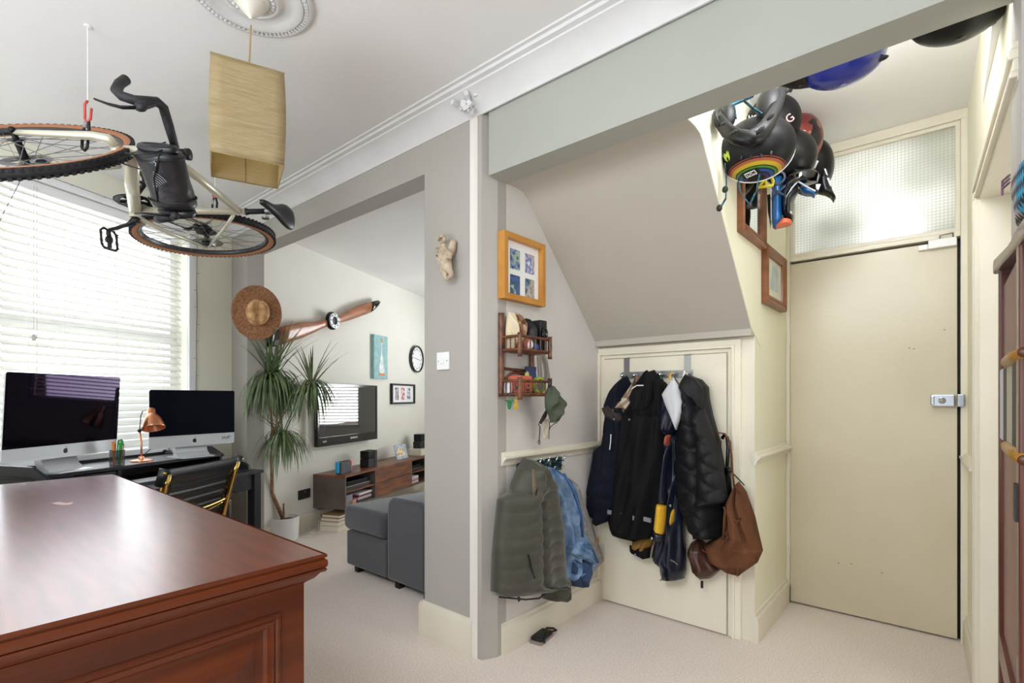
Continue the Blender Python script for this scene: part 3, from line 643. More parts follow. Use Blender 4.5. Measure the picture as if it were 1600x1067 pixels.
for j in range(nv):
    for i in range(nu): b.faces.new((G_[j][i], G_[j][i+1], G_[j+1][i+1], G_[j+1][i]))
o = obj('backrest', b, lea, ch, smooth=True); so = o.modifiers.new('s', 'SOLIDIFY'); so.thickness = .022; so.offset = 1
for sgn in (-1, 1):
    b = B(); pts = [cp(sgn*hw_*.88, z, .012) for z in (.86, .80, .72, .62, .52)]+[cp(sgn*hw_*.86, .46, -.02), cp(sgn*hw_*.84, .44, -.12), cp(sgn*hw_*.84, .45, -.40)]
    tube(b, pts, .017, 8, flat=.9, up=ce); obj('side_rail', b, 'gold', ch, smooth=True)
    b = B(); tube(b, [cp(sgn*hw_*.97, z, .0) for z in (.885, .85, .81)], .02, 8, flat=.6, up=ce); obj('rail_cap', b, lea, ch, smooth=True)
    b = B(); ell(b, cp(sgn*hw_*.99, .868, .016), (.007, .007, .007)); obj('bolt', b, 'gold', ch)
    b = B(); tube(b, [cp(sgn*hw_*1.0, .635, .0), cp(sgn*hw_*1.08, .65, -.08), cp(sgn*hw_*1.08, .65, -.30), cp(sgn*hw_*1.04, .55, -.36), cp(sgn*hw_*.9, .45, -.34)], .011, 8, flat=1.4, up=ce); obj('armrest', b, 'gold', ch, smooth=True)
b = B(); tube(b, [cp(-hw_*.9+2*.9*hw_*t, .665-.012*math.sin(PI*t), .012+.035*math.sin(PI*t)) for t in [k/10 for k in range(11)]], .0095, 8, flat=.6, up=Z); tube(b, [cp(-hw_*.9+2*.9*hw_*t, .65-.03*math.sin(PI*t), .008+.02*math.sin(PI*t)) for t in [k/10 for k in range(11)]], .006, 8); obj('cross_bar', b, 'gold', ch, smooth=True)
sc2 = cmid-cn*.30+Z*.46
b = B(); Rz = M.Rotation(math.atan2(ce.y, ce.x), 3, 'Z')
for k in range(9): ell(b, sc2+cn*(.18-.045*k)+Z*0, (.23, .026, .024), Rz, 14, 8)
obj('seat', b, lea, ch, smooth=True)
b = B(); tube(b, [sc2-Z*.02, sc2-Z*.36], .022, 12); obj('gas_column', b, 'gold', ch, smooth=True)
for k in range(5):
    a = 2*PI*k/5+.35; d = V((math.cos(a), math.sin(a), 0)); b = B(); tube(b, [sc2-Z*.36, sc2+d*.25-Z*.385], [.02, .013], 8); lg = obj('base_arm', b, 'gold', ch, smooth=True)
    b = B(); n_ = V((-d.y, d.x, 0)); c = sc2+d*.25; c.z = .027
    for s_ in (-1, 1): lathe(b, [(.024, -.009), (.027, 0), (.024, .009)], 12, lambda p, c=c, s_=s_, n_=n_, d=d: c+n_*(p.z+s_*.012)+d*p.x+Z*p.y)
    obj('castor', b, 'black', lg, smooth=True)

# ================================================================== HAT, PLANT
hc = at(401, 489, 3.86); hz = (V((0, 0, 1.2))-hc); hz.z = 0; hz.normalize(); hz = (hz+V((.45, .05, .05))).normalized(); hx = Z.cross(hz).normalized(); hy = hz.cross(hx)
straw = mat('straw', '#85583a', .7, col2='#a87a54', nscale=60, ndetail=3, bump=1, bscale=120, stretch=(1, 1, 1)); straw2 = mat('straw_crown', '#d8ae78', .65, col2='#a8784c', nscale=30, ndetail=4, bump=1, bscale=90)
ht = thing('straw_hat', 'brown woven straw sun hat hanging on the wall corner above the plant', 'hat', hc)
b = B(); n = 48; prev = None; G_ = []
for r, h in ((.070, .035), (.072, .005), (.10, -.004), (.135, -.003), (.165, .006), (.184, .016), (.186, .013), (.165, .000), (.10, -.011), (.068, -.006)):
    G_.append([b.verts.new(hc+hx*(r*.92*math.cos(2*PI*k/n))+hy*(r*1.10*math.sin(2*PI*k/n))+hz*(h+.012*math.cos(4*PI*k/n)*(r/.18)**2*0+.018*math.sin(2*PI*k/n+1)*(r/.18)**3)) for k in range(n)])
for p, q in zip(G_, G_[1:]):
    for k in range(n): b.faces.new((p[k], p[(k+1) % n], q[(k+1) % n], q[k]))
obj('brim', b, straw, ht, smooth=True)
b = B(); G_ = []
for r, h in ((.098, -.006), (.097, .03), (.094, .06), (.086, .090), (.068, .104), (.04, .096), (.014, .088), (.001, .087)):
    G_.append([b.verts.new(hc+hx*(r*.80*math.cos(2*PI*k/n)+.004)+hy*(r*1.02*math.sin(2*PI*k/n))+hz*(h-.020*max(0, 1-abs(math.cos(2*PI*k/n))*r*22)*(h > .05))) for k in range(n)])
for p, q in zip(G_, G_[1:]):
    for k in range(n): b.faces.new((p[k], p[(k+1) % n], q[(k+1) % n], q[k]))
obj('crown', b, straw2, ht, smooth=True)
b = B(); ell(b, hc+hx*.075+hy*.0+hz*.03, (.006, .006, .009)); ell(b, hc+hx*.07-hy*.035+hz*.035, (.008, .006, .006)); tube(b, [hc+hx*.03+hy*.19, hc+hx*.02+hy*.215, hc+hx*.045+hy*.2], .0012, 4); obj('hat_cord', b, 'black', ht)

pc_ = V((-4.245, 2.035, 0))
pl_ = thing('potted_plant', 'tall slender dragon tree with drooping narrow leaves in a white pot', 'plant', pc_)
b = B(); lathe(b, [(.098, 0), (.110, .01), (.118, .17), (.119, .20), (.112, .20), (.108, .16), (0, .158)], 36, lambda p: pc_+p, cap=False); obj('pot', b, 'white', pl_, smooth=True, auto=.6)
b = B(); lathe(b, [(.109, .168), (.06, .175), (0, .172)], 24, lambda p: pc_+p, cap=False); obj('soil', b, mat('soil', '#6e4a38', .95, bump=1), pl_)
c1, c2, c3, c0 = at(421, 586, 4.12), at(487, 597, 4.18), at(442, 676, 4.12), at(432, 584, 4.2)
fork = at(427, 688, 4.12); bark = mat('bark', '#a07c62', .85, col2='#7e5c48', nscale=40, bump=1, bscale=60)
b = B()
tube(b, [pc_+V((0, 0, .16)), at(425, 770, 4.22), at(425, 720, 4.15), fork], [.017, .014, .013, .015], 10)
tube(b, [fork, at(424, 650, 4.12), at(421, 620, 4.12), c1], [.012, .010, .009, .008], 8); tube(b, [fork, at(433, 655, 4.16), at(432, 610, 4.2), c0], [.009, .008, .008, .007], 8)
tube(b, [fork, at(438, 655, 4.14), at(458, 625, 4.16), at(478, 608, 4.18), c2], [.009, .007, .007, .007, .006], 8); tube(b, [fork, at(433, 683, 4.12), c3], [.008, .006, .005], 8)
tube(b, [pc_+V((-.05, .02, .16)), pc_+V((-.055, .02, .3))], .008, 6)
obj('trunk', b, bark, pl_, smooth=True)
leafm = mat('leaf_green', '#4a5c38', .5, col2='#76865e', nscale=14)
def leaves(c, nleaf, Lr, seed, upf=.35):
    random.seed(seed); b = B()
    for k in range(nleaf):
        a = random.uniform(0, 2*PI); el_ = random.uniform(.1, 1.25) if random.random() < upf else random.uniform(-.5, .5)
        L_ = Lr*random.uniform(.75, 1.1); d = V((math.cos(a)*math.cos(el_), math.sin(a)*math.cos(el_), math.sin(el_))); p = c+V((0, 0, random.uniform(-.06, .02))); side = V((-math.sin(a), math.cos(a), 0)); prev = None
        stiff = .05 if el_ > .75 else random.uniform(.28, .46)
        ns = 9
        for j in range(ns+1):
            for P0 in ((TP, FP) if p.y < 1.84 else (TP,)):                    # leaves bend along the walls
                ds = (p-P0).dot(FN)
                if ds < .012: p = p+FN*(.012-ds)
            if p.x < -4.115 and 1.66 < p.y < 1.84: p.x = -4.115
            t = j/ns; wd = .0075*(math.sin(PI*min(1, t*.9+.1))**.7)*(1-t*.4)+.0004
            q = (b.verts.new(p-side*wd), b.verts.new(p+Z*-.001), b.verts.new(p+side*wd))
            if prev: b.faces.new((prev[0], prev[1], q[1], q[0])); b.faces.new((prev[1], prev[2], q[2], q[1]))
            prev = q; p = p+d*(L_/ns); d = (d+V((0, 0, -stiff))).normalized()
    return b
for c, n_, L_, sd in ((c1, 170, .46, 1), (c0, 110, .46, 4), (c2, 120, .40, 2), (c3, 110, .36, 3)):
    obj('leaves', leaves(c, n_, L_, sd), leafm, pl_, kind='stuff', smooth=True)

# ================================================================== TELEVISION WALL
tv = thing('television', 'flat black television mounted on the far wall beside the plant', 'television', tvw(.74, .06, .74), FROT)
T4 = lambda u, v, w: tvw(u, w, v)
b = B(); prism(b, [(.234, .748), (1.243, .748), (1.243, 1.33), (.234, 1.33)], T4, .055, .088); obj('casing', b, 'black', tv, bevel=.004)
b = B(); frame4(b, T4, .234, 1.243, .748, 1.33, .022, .088, .095); prism(b, [(.25, .752), (1.23, .752), (1.23, .83), (.25, .83)], T4, .086, .096); obj('bezel', b, 'black_gloss', tv)
b = B(); prism(b, [(.256, .83), (1.221, .83), (1.221, 1.308), (.256, 1.308)], T4, .087, .0905); obj('screen', b, mat('tv_glass', '#06060a', .02, spec=1.0, coat=1, coatr=.02), tv)
text('brand_lettering', 'SAMSUNG', .028, basis(tvw(.80, .0965, .795), FE*-1, Z, FN) , 'white', tv); text('badge_lettering', 'HDTV', .02, basis(tvw(.33, .0965, .79), FE*-1, Z, FN), 'white', tv)
b = B(); prism(b, [(.15, .72), (1.05, .72), (1.05, 1.25), (.15, 1.25)], T4, .0, .035); o = obj('mount_board', b, 'wall_tv', tv, bevel=.003)
pro = thing('propeller', 'wooden aircraft propeller with black tips mounted above the television', 'propeller', tvw(.474, .06, 1.93), FROT)
pw_ = mat('prop_wood', '#a86534', .35, col2='#8c4c26', nscale=3, ndetail=6, stretch=(1, 1, 6), coat=.4)
def blade(path, wds, m, name):
    b = B(); prev = None
    for (s, z), wd in zip(path, wds):
        tw = .35; q = []
        for k in range(10):
            a = 2*PI*k/10; q.append(b.verts.new(tvw(s+.02*math.cos(a)*0, .065+.014*math.sin(a)+tw*wd*math.cos(a)*.3, z+wd*math.cos(a))))
        if prev:
            for k in range(10): b.faces.new((prev[k], prev[(k+1) % 10], q[(k+1) % 10], q[k]))
        else: b.faces.new(q[::-1])
        prev = q
    b.faces.new(prev); return obj(name, b, m, pro, smooth=True)
hubc = (.474, 1.93)
blade([(.474, 1.935), (.60, 1.965), (.74, 2.02), (.9, 2.085), (1.05, 2.14), (1.16, 2.175)], [.04, .038, .052, .062, .063, .058], pw_, 'blade')
blade([(1.16, 2.175), (1.25, 2.215), (1.31, 2.245), (1.335, 2.26)], [.058, .05, .035, .008], 'black_gloss', 'blade_tip')
blade([(.474, 1.925), (.36, 1.885), (.22, 1.835), (.06, 1.79), (-.10, 1.74), (-.23, 1.70)], [.04, .036, .05, .07, .076, .075], pw_, 'blade')
blade([(-.23, 1.70), (-.31, 1.675), (-.36, 1.66)], [.075, .07, .055], 'black_gloss', 'blade_tip')
b = B(); H = lambda p: tvw(hubc[0]+p.x, .06+p.z, hubc[1]+p.y)
lathe(b, [(.085, .0), (.085, .018), (.07, .03), (0, .03)], 24, H, cap=False); hb = obj('hub', b, 'dark_metal', pro, smooth=True, auto=.6)
b = B(); lathe(b, [(.072, .03), (.072, .045), (.040, .045), (.038, .03)], 32, H, cap=False); hp = obj('hub_plate', b, mat('silver_plate', '#b4b6ba', .35, .6), pro, smooth=True, auto=.6)
b = B(); lathe(b, [(.038, .032), (0, .032)], 24, H, cap=False); obj('hub_bore', b, 'black', pro)
b = B()
for k in range(8): a = 2*PI*k/8; ell(b, H(V((.056*math.cos(a), .056*math.sin(a), .046))), (.006, .006, .006), None, 8, 6)
obj('bolt_ring', b, 'black', hp, kind='stuff')
cv = thing('canvas_picture', 'narrow turquoise canvas painting of a white guitar above the television', 'picture', tvw(1.42, .02, 1.65), FROT)
b = B(); prism(b, [(1.27, 1.41), (1.56, 1.41), (1.56, 1.90), (1.27, 1.90)], T4, .001, .038); obj('canvas', b, mat('turquoise', '#84b0b4', .7, col2='#9cc0c0', nscale=20), cv)
b = B(); q = [(1.40, 1.45), (1.475, 1.45), (1.485, 1.52), (1.47, 1.57), (1.455, 1.60), (1.45, 1.66), (1.432, 1.69), (1.43, 1.79), (1.44, 1.84), (1.415, 1.85), (1.42, 1.79), (1.418, 1.69), (1.40, 1.66), (1.395, 1.60), (1.375, 1.57), (1.38, 1.5)]
prism(b, q, T4, .038, .040); obj('guitar_shape', b, mat('gtr', '#eef0ec', .7, col2='#c9d6d6', nscale=30), cv)
b = B(); prism(b, [(1.37, 1.45), (1.50, 1.445), (1.49, 1.475), (1.38, 1.475)], T4, .0385, .0405); prism(b, [(1.415, 1.82), (1.44, 1.82), (1.44, 1.87), (1.415, 1.87)], T4, .0385, .0405); obj('orange_smear', b, mat('smear', '#d08a5c', .7), cv)
ck_ = thing('wall_clock', 'round black-rimmed wall clock at the right end of the far wall', 'clock', tvw(2.33, .02, 1.70), FROT)
Hc = lambda p: tvw(2.33+p.x, p.z, 1.70+p.y)
b = B(); lathe(b, [(.175, 0), (.180, .02), (.174, .036), (.158, .036), (.154, .024)], 40, Hc, cap=False); obj('rim', b, 'black_gloss', ck_, smooth=True, auto=.7)
b = B(); lathe(b, [(.158, .0), (.158, .022), (0, .022)], 40, Hc, cap=False); obj('dial', b, 'white', ck_)
for k in range(12):
    a = PI/2-2*PI*(k+1)/12; text('numeral', str(k+1), .042, basis(Hc(V((.125*math.cos(a), .125*math.sin(a), .0225))), -FE, Z, FN), 'black', ck_)
for L_, a, wd in ((.085, R(-8), .006), (.12, R(172), .005)):
    b = B(); d = V((math.cos(a), math.sin(a), 0)); tube(b, [Hc(V((0, 0, .027))), Hc(d*L_+V((0, 0, .027)))], wd, 6, flat=.3); obj('hand', b, 'black', ck_)
def pframe(name, label, f, u0, u1, v0, v1, wd, dep, fm, mm, pics, loc, rz=0, group=None, mat_in=.0, cat='picture'):
    t = thing(name, label, cat, loc, rz, group)
    b = B(); frame4(b, f, u0, u1, v0, v1, wd, .001, dep); obj('frame', b, fm, t, bevel=.0015)
    b = B(); prism(b, [(u0+wd, v0+wd), (u1-wd, v0+wd), (u1-wd, v1-wd), (u0+wd, v1-wd)], f, .001, dep*.35); obj('mount', b, mm, t)
    for i, (a, c, d, e, pm) in enumerate(pics):
        b = B(); prism(b, [(a, d), (c, d), (c, e), (a, e)], f, dep*.35, dep*.35+.001); obj('photo', b, pm, t)
    return t
ph = [cells('photo%d' % i, c, 22, .4, kind='noise') for i, c in enumerate([['#20283a', '#8c7468', '#c8c2d2', '#3a3f58'], ['#2a1a30', '#e07f8c', '#f2e9e6', '#6a5a86'], ['#202430', '#9aa0b0', '#e8ecf2', '#54586a']])]
pframe('photo_frame', 'black frame with three small portrait photos below the wall clock', T4, 1.682, 2.27, 1.12, 1.367, .022, .03, 'black', 'white', [(1.78, 1.87, 1.17, 1.32, ph[0]), (1.93, 2.02, 1.17, 1.32, ph[1]), (2.08, 2.17, 1.17, 1.32, ph[2])], tvw(1.97, .0, 1.12), FROT)
# ------------------------------------------------------------------ wall-hung media cabinet
gw = mat('grey_wood', '#6c625c', .45, col2='#55493f', nscale=3, ndetail=8, stretch=(1, 1, 1), lo=.3, hi=.7)
rwod = mat('reclaimed_wood', '#8a4e2c', .4, col2='#4c2a18', nscale=3.5, ndetail=9, stretch=(1, 1, 6), coat=.2, lo=.35, hi=.62)
mc_ = thing('media_cabinet', 'long wooden media cabinet hung on the wall below the television', 'cabinet', tvw(1.3, .17, .18), FROT)
C0, C1, CZ0, CZ1, CD = .29, 2.30, .183, .492, .34
part('cabinet_top', tbox, [(C0, C1, .001, CD, CZ1-.02, CZ1)], rwod, mc_); part('cabinet_bottom', tbox, [(C0, C1, .001, CD, CZ0, CZ0+.02)], gw, mc_)
for s in (C0, .80, 1.56, C1-.02): part('side_panel', tbox, [(s, s+.02, .001, CD, CZ0+.02, CZ1-.02)], gw, mc_)
part('back_panel', tbox, [(C0+.02, C1-.02, .001, .01, CZ0+.02, CZ1-.02)], 'black', mc_)
part('shelf_board', tbox, [(C0+.02, .80, .01, CD-.01, .325, .338)], rwod, mc_); part('shelf_board', tbox, [(1.58, C1-.02, .01, CD-.01, .325, .338)], rwod, mc_)
for k in range(4):
    part('door_plank', tbox, [(.822, 1.558, CD-.02, CD+random.uniform(-.003, .003), CZ0+.022+.0665*k, CZ0+.022+.0665*(k+1)-.002)], rwod, mc_)
def tobj(name, label, cat, s0, s1, d0, d1, z0, z1, m, group=None, bevel=.002):
    b = B(); tbox(b, s0, s1, d0, d1, z0, z1); return simple(name, b, m, label, cat, group, bevel=bevel)
tobj('set_top_box', 'flat black media box on the left cabinet shelf', 'media player', .34, .74, .05, .32, .339, .378, 'black_gloss')
tobj('disc_player', 'thin black disc player stacked on the media box', 'media player', .38, .72, .06, .30, .379, .415, 'dark_metal')
for k, (c, s0, s1, z0, z1, lb) in enumerate([('#8e8a90', .34, .44, .205, .30, 'pale grey magazine file on the lower left cabinet shelf'), ('#d08a80', .33, .50, .2035, .245, 'pink book lying on the lower left cabinet shelf'), ('#3a3038', .52, .76, .2035, .225, 'dark game case at the bottom of the left cabinet stack'), ('#b0acb4', .53, .76, .226, .246, 'grey game case in the middle of the left cabinet stack'), ('#7a2a34', .54, .75, .247, .266, 'dark red game case in the left cabinet stack'), ('#d8dadf', .55, .77, .267, .285, 'white game case topmost in the left cabinet stack')]):
    tobj('game_case' if k > 1 else ('book' if k else 'magazine_file'), lb, 'case' if k > 1 else 'book', s0, s1, .12, .32, z0 if k else .2035, z1 if k != 1 else .2435, mat('case%d' % k, c, .4))
tobj('games_console', 'black console box on the upper right cabinet shelf', 'console', 1.60, 1.95, .08, .30, .339, .375, 'black_gloss'); tobj('router', 'black box stacked on the right shelf console', 'box', 1.62, 1.9, .1, .28, .376, .40, 'dark_metal')
for k, (c, lb) in enumerate((('#d8d4d4', 'white disc case at the bottom of the lower right shelf stack'), ('#c06a8c', 'pink disc case in the lower right shelf stack'), ('#b8b4bc', 'grey disc case in the lower right shelf stack'), ('#e6dfe2', 'pale disc case on top of the lower right shelf stack'))):
    tobj('disc_case', lb, 'case', 1.60+.005*k, 1.80, .15, .31, .2035+.019*k, .2215+.019*k, mat('dcase%d' % k, c, .4))
# console dock with coloured controllers
t = thing('handheld_console', 'small handheld games console in grey dock with blue and red controllers', 'console', tvw(.42, .22, CZ1), FROT)
part('dock', tbox, [(.335, .50, .21, .27, CZ1, CZ1+.11)], mat('dock', '#4a4c54', .5), t, bevel=.006)
part('tablet', tbox, [(.335, .50, .232, .246, CZ1+.11, CZ1+.118)], 'black', t); part('left_controller', tbox, [(.305, .334, .225, .255, CZ1+.015, CZ1+.118)], mat('neon_blue', '#16a6d8', .4), t, bevel=.006, label='blue controller'); part('right_controller', tbox, [(.501, .53, .225, .255, CZ1+.015, CZ1+.118)], mat('neon_red', '#f2706a', .4), t, bevel=.006, label='coral red controller')
t = thing('speaker_tower', 'small black two-part speaker standing on the media cabinet centre', 'speaker', tvw(.88, .2, CZ1), FROT)
part('lower_cube', tbox, [(.82, .925, .15, .25, CZ1, CZ1+.085)], 'black', t, bevel=.004); part('upper_cube', tbox, [(.822, .923, .15, .25, CZ1+.087, CZ1+.165)], 'dark_metal', t, bevel=.004); part('side_stand', tbox, [(.93, .985, .14, .25, CZ1, CZ1+.165)], 'black', t, bevel=.004)
fp = V(tvw(1.60, .20, CZ1)); e1 = (-FE).copy(); bkd = (Z*.95-FN*.25).normalized()
PF = lambda u, v, w: fp+e1*u+bkd*v+FN*w
t = pframe('photo_frame', 'silvery patterned photo frame leaning on the media cabinet', PF, -.12, .14, .0, .165, .035, .012, mat('mosaic', '#c8d2dc', .4, col2='#8c9cb0', nscale=60, kind='voronoi'), 'white', [(-.075, .10, .04, .125, cells('phx', ['#30303a', '#e8b830', '#f0ece8', '#7a6a5c'], 26, kind='noise'))], fp, FROT)
tobj('white_box', 'cream box at the right end of the media cabinet under the speakers', 'box', 1.93, 2.28, .10, .28, CZ1, CZ1+.075, 'gloss_cream')
t = thing('speaker_pair', 'pair of small black cube speakers stacked on the cream box', 'speaker', tvw(2.12, .18, CZ1+.075), FROT)
part('lower_cube', tbox, [(2.03, 2.12, .12, .22, CZ1+.0755, CZ1+.16)], 'black', t, bevel=.004); part('upper_cube', tbox, [(2.05, 2.20, .12, .22, CZ1+.162, CZ1+.25)], 'dark_metal', t, bevel=.004); part('side_cube', tbox, [(2.125, 2.22, .12, .22, CZ1+.0755, CZ1+.16)], 'black', t, bevel=.004)
t = thing('wall_socket', 'black double wall socket low on the far wall by the plant', 'socket', tvw(.16, .0, .33), FROT)
part('plate', tbox, [(.085, .24, .0005, .012, .292, .375)], mat('socket_black', '#2c2a2b', .4), t, bevel=.003)
b = B()
for s in (.122, .203):
    tbox(b, s-.003, s+.003, .011, .0128, .325, .336); tbox(b, s-.014, s-.006, .011, .0128, .308, .313); tbox(b, s+.006, s+.014, .011, .0128, .308, .313)
obj('pin_holes', b, 'black', t); part('switch', tbox, [(.150, .162, .011, .015, .345, .362), (.166, .178, .011, .015, .345, .362)], 'steel', t)
for k, (s0, s1, z0, z1, c, lb) in enumerate([(.20, .48, .0, .052, '#cfc6ba', 'thick pale book at the bottom of the floor pile under the cabinet'), (.20, .47, .0525, .09, '#c8b09a', 'beige book in the middle of the floor pile under the cabinet'), (.215, .49, .0905, .118, '#b09a80', 'tan book third up in the floor pile under the cabinet'), (.23, .44, .1185, .145, '#8a6a50', 'brown book topmost in the floor pile under the cabinet')]):
    t = thing('book', lb, 'book', tvw((s0+s1)/2, .24, z0), FROT)
    part('pages', tbox, [(s0+.004, s1-.004, .14, .325, z0+.004, z1-.004)], mat('pages', '#e2dccc', .8), t); part('cover', tbox, [(s0, s1, .13, .33, z0, z0+.004), (s0, s1, .13, .33, z1-.004, z1), (s0, s1, .126, .131, z0, z1)], mat('bk%d' % k, c, .6), t)
b = B(); tube(b, [tvw(-.02, .12, .004), tvw(.04, .2, .004), tvw(.1, .17, .004), tvw(.12, .1, .004), tvw(.2, .08, .004)], .004, 6); simple('floor_cable', b, 'white', 'thin white cable lying on the carpet beside the plant pot', 'cable')

# ================================================================== SOFA
fab = mat('charcoal_fabric', '#4b4b50', .95, col2='#3d3d42', nscale=60, ndetail=3, stretch=(1, 1, 6), bump=.5, bscale=160, sheen=.3)
sf = thing('sofa', 'charcoal grey fabric corner sofa with chaise in the television room', 'sofa', (-2.6, 2.8, 0))
b = B(); box(b, (-3.17, 1.955, .05), (-2.705, 3.6, .285)); obj('chaise_base', b, fab, sf, bevel=.015)
b = B(); box(b, (-3.188, 1.932, .292), (-2.706, 3.6, .462))
for v in b.verts:
    if v.co.z > .4: v.co.z -= .0
cc2 = obj('chaise_cushion', b, fab, sf, smooth=True, bevel=.05); cc2.modifiers['bevel'].segments = 5
b = B()
pf_ = [(-2.70, .05), (-2.33, .05), (-2.33, .53), (-2.345, .555), (-2.38, .575), (-2.64, .575), (-2.675, .565), (-2.695, .535), (-2.70, .50)]
prism(b, pf_, lambda u, v, w: V((u, w, v)), 1.95, 2.9); obj('armrest', b, fab, sf, smooth=True, auto=.8, bevel=.02)
b = B(); box(b, (-2.33, 2.0, .05), (-1.80, 3.6, .30)); obj('seat_base', b, fab, sf, bevel=.015)
b = B(); box(b, (-2.70, 2.9, .30), (-1.80, 3.62, .44)); obj('seat_cushion', b, fab, sf, bevel=.03)
b = B(); box(b, (-3.17, 3.61, .05), (-1.80, 3.82, .50)); obj('backrest', b, fab, sf, bevel=.03)
for x, y in ((-3.12, 1.99), (-2.66, 1.985), (-2.38, 1.985), (-3.12, 3.7), (-1.85, 3.7)): b = B(); box(b, (x, y, 0), (x+.045, y+.045, .052)); obj('foot', b, 'black', sf)

# ================================================================== TV ROOM WINDOW (seen in the television's reflection)
b = B(); frame4(b, lambda u, v, w: V((u, 5.56+w, v)), -4.25, -2.6, .75, 2.2, .05, 0, .05); wf = struct('window_3', b, 'white')
bl2 = thing('venetian_blind', 'white slatted blind on the television room window, seen reflected in the television', 'blind', (-3.42, 5.53, 2.18))
me = None
for i in range(30):
    if me is None:
        b = B(); cbox(b, (0, 0, 0), (1.6, .05, .003), M.Rotation(R(-22), 3, 'X')); o = obj('slat', b, slat_m, bl2, wspace=False); me = o.data
    else: o = bpy.data.objects.new('slat', me); COL.objects.link(o); o.parent = bl2
    o.location = (0, 0, -.03-.047*i)
b = B(); box(b, (-.81, -.03, 0), (.81, .03, .04)); obj('head_rail', b, 'white', bl2, wspace=False)
# ================================================================== BICYCLE HUNG BELOW THE CEILING
bo = room(-1.83, 2.485); bo.z = 2.115
ba, bb_ = room(-.075, -.997).normalized(), room(.997, -.075).normalized()     # forward, up in the bicycle's own frame
bike = thing('bicycle', 'cream drop-bar bicycle hanging sideways from red hooks under the ceiling', 'bicycle', mtx=M.Translation(bo+bb_*.07) @ M.Rotation(R(5), 4, ba) @ M.Translation(-(bo+bb_*.07)) @ basis(bo, ba, bb_, Z))
BM = WM[bike.name]
cream = mat('bike_cream', '#c9c4ae', .35, .25, coat=.5)
tan = mat('tan_wall', '#a8704c', .7)
SA = V((.5, .36, 0)); SD = (V((.44, .54, 0))-SA).normalized()
SR = M.Translation(SA) @ M.Rotation(R(39), 4, SD) @ M.Translation(-SA)      # steering turned a little
def bk(p): return BM @ V(p)
def bs(p): return BM @ (SR @ V(p))
def wheel(name, hub, F, disc, label=None):
    rad = .335; h = V(hub); n = 72
    b = B()
    for r0, hh in ((.300, .011), (.310, .013), (.318, .011), (.3, .010)): pass
    lathe(b, [(.298, 0), (.302, .010), (.316, .0125), (.319, .010), (.317, 0), (.319, -.010), (.316, -.0125), (.302, -.010), (.298, -.0001)], n, lambda p: F(h+p), cap=False)
    wh = obj(name, b, mat('rim_black', '#3a3c40', .35, .4), bike, smooth=True, auto=.7)
    b = B(); lathe(b, [(.318+.019+.018*math.cos(a), .0195*math.sin(a)) for a in [R(-100)+R(200)*k/8 for k in range(9)]], n, lambda p: F(h+p), cap=False)
    for k in range(90):
        for s_ in (-1, 1):
            a = 2*PI*(k+.25*s_)/90; nv = box(b, (-.005, -.006, -.005), (.005, .006, .005)); c, s2 = math.cos(a), math.sin(a)
            for v in nv: q = v.co.copy(); r_ = .352+q.x; t_ = q.y; v.co = F(h+V((r_*c-t_*s2, r_*s2+t_*c, s_*.014+q.z)))
    obj('tyre', b, 'rubber', wh)
    b = B()
    for s_ in (-1, 1): lathe(b, [(.3185, s_*.0125), (.325, s_*.0185), (.335, s_*.0212), (.344, s_*.0195)], n, lambda p: F(h+p), cap=False)
    obj('sidewall', b, tan, wh, smooth=True)
    b = B(); lathe(b, [(.010, -.052), (.010, -.036), (.028, -.034), (.028, -.030), (.013, -.026), (.012, .026), (.026, .030), (.026, .034), (.010, .036), (.009, .056)], 20, lambda p: F(h+p)); obj('hub', b, 'dark_metal', wh, smooth=True, auto=.7)
    b = B()
    for k in range(28):
        s_ = 1 if k % 2 else -1; a = 2*PI*k/28; a2 = a+(1 if (k//2) % 2 else -1)*R(75)
        tube(b, [F(h+V((.026*math.cos(a2), .026*math.sin(a2), s_*.032))), F(h+V((.30*math.cos(a), .30*math.sin(a), 0)))], .0013, 4)
    obj('spokes', b, 'steel', wh, kind='stuff')
    b = B(); lathe(b, [(.045, -.040), (.080, -.040), (.080, -.0385), (.045, -.0385), (.045, -.040)], 40, lambda p: F(h+p), cap=False)
    for k in range(5): a = 2*PI*k/5; tube(b, [F(h+V((.02*math.cos(a), .02*math.sin(a), -.039))), F(h+V((.06*math.cos(a+.5), .06*math.sin(a+.5), -.039)))], .003, 5)
    obj('disc_rotor', b, 'steel', wh)
    return wh
FH, RH = (.60, .07, 0), (-.42, .07, 0)
wheel('front_wheel', FH, bs, 1, ); rw_ = wheel('rear_wheel', RH, bk, 1)
def bt(name, pts, r, m='x', F=bk, **k):
    b = B(); tube(b, [F(p) for p in pts], r, 12, **k); return obj(name, b, cream if m == 'x' else m, bike, smooth=True)
bt('down_tube', [(0, 0, 0), (.25, .20, 0), (.475, .40, 0)], [.026, .027, .024])
bt('top_tube', [(-.155, .435, 0), (.15, .478, 0), (.445, .515, 0)], [.016, .019, .020])
bt('seat_tube', [(0, 0, 0), (-.165, .46, 0)], .016)
bt('head_tube', [(.493, .385, 0), (.440, .540, 0)], .023)
b = B(); tube(b, [bk((0, 0, -.037)), bk((0, 0, .037))], .024, 14); obj('bottom_bracket', b, cream, bike, smooth=True, auto=.6)
for s_ in (-1, 1):
    bt('chain_stay', [(-.02, 0, s_*.03), (-.15, .02, s_*.052), (RH[0], RH[1], s_*.066)], [.012, .010, .009])
    bt('seat_stay', [(-.155, .40, s_*.012), (-.22, .31, s_*.045), (RH[0], RH[1], s_*.066)], [.009, .008, .0085])
b = B(); tube(b, [bs((.497, .372, 0)), bs((.5, .350, 0))], .027, 12)
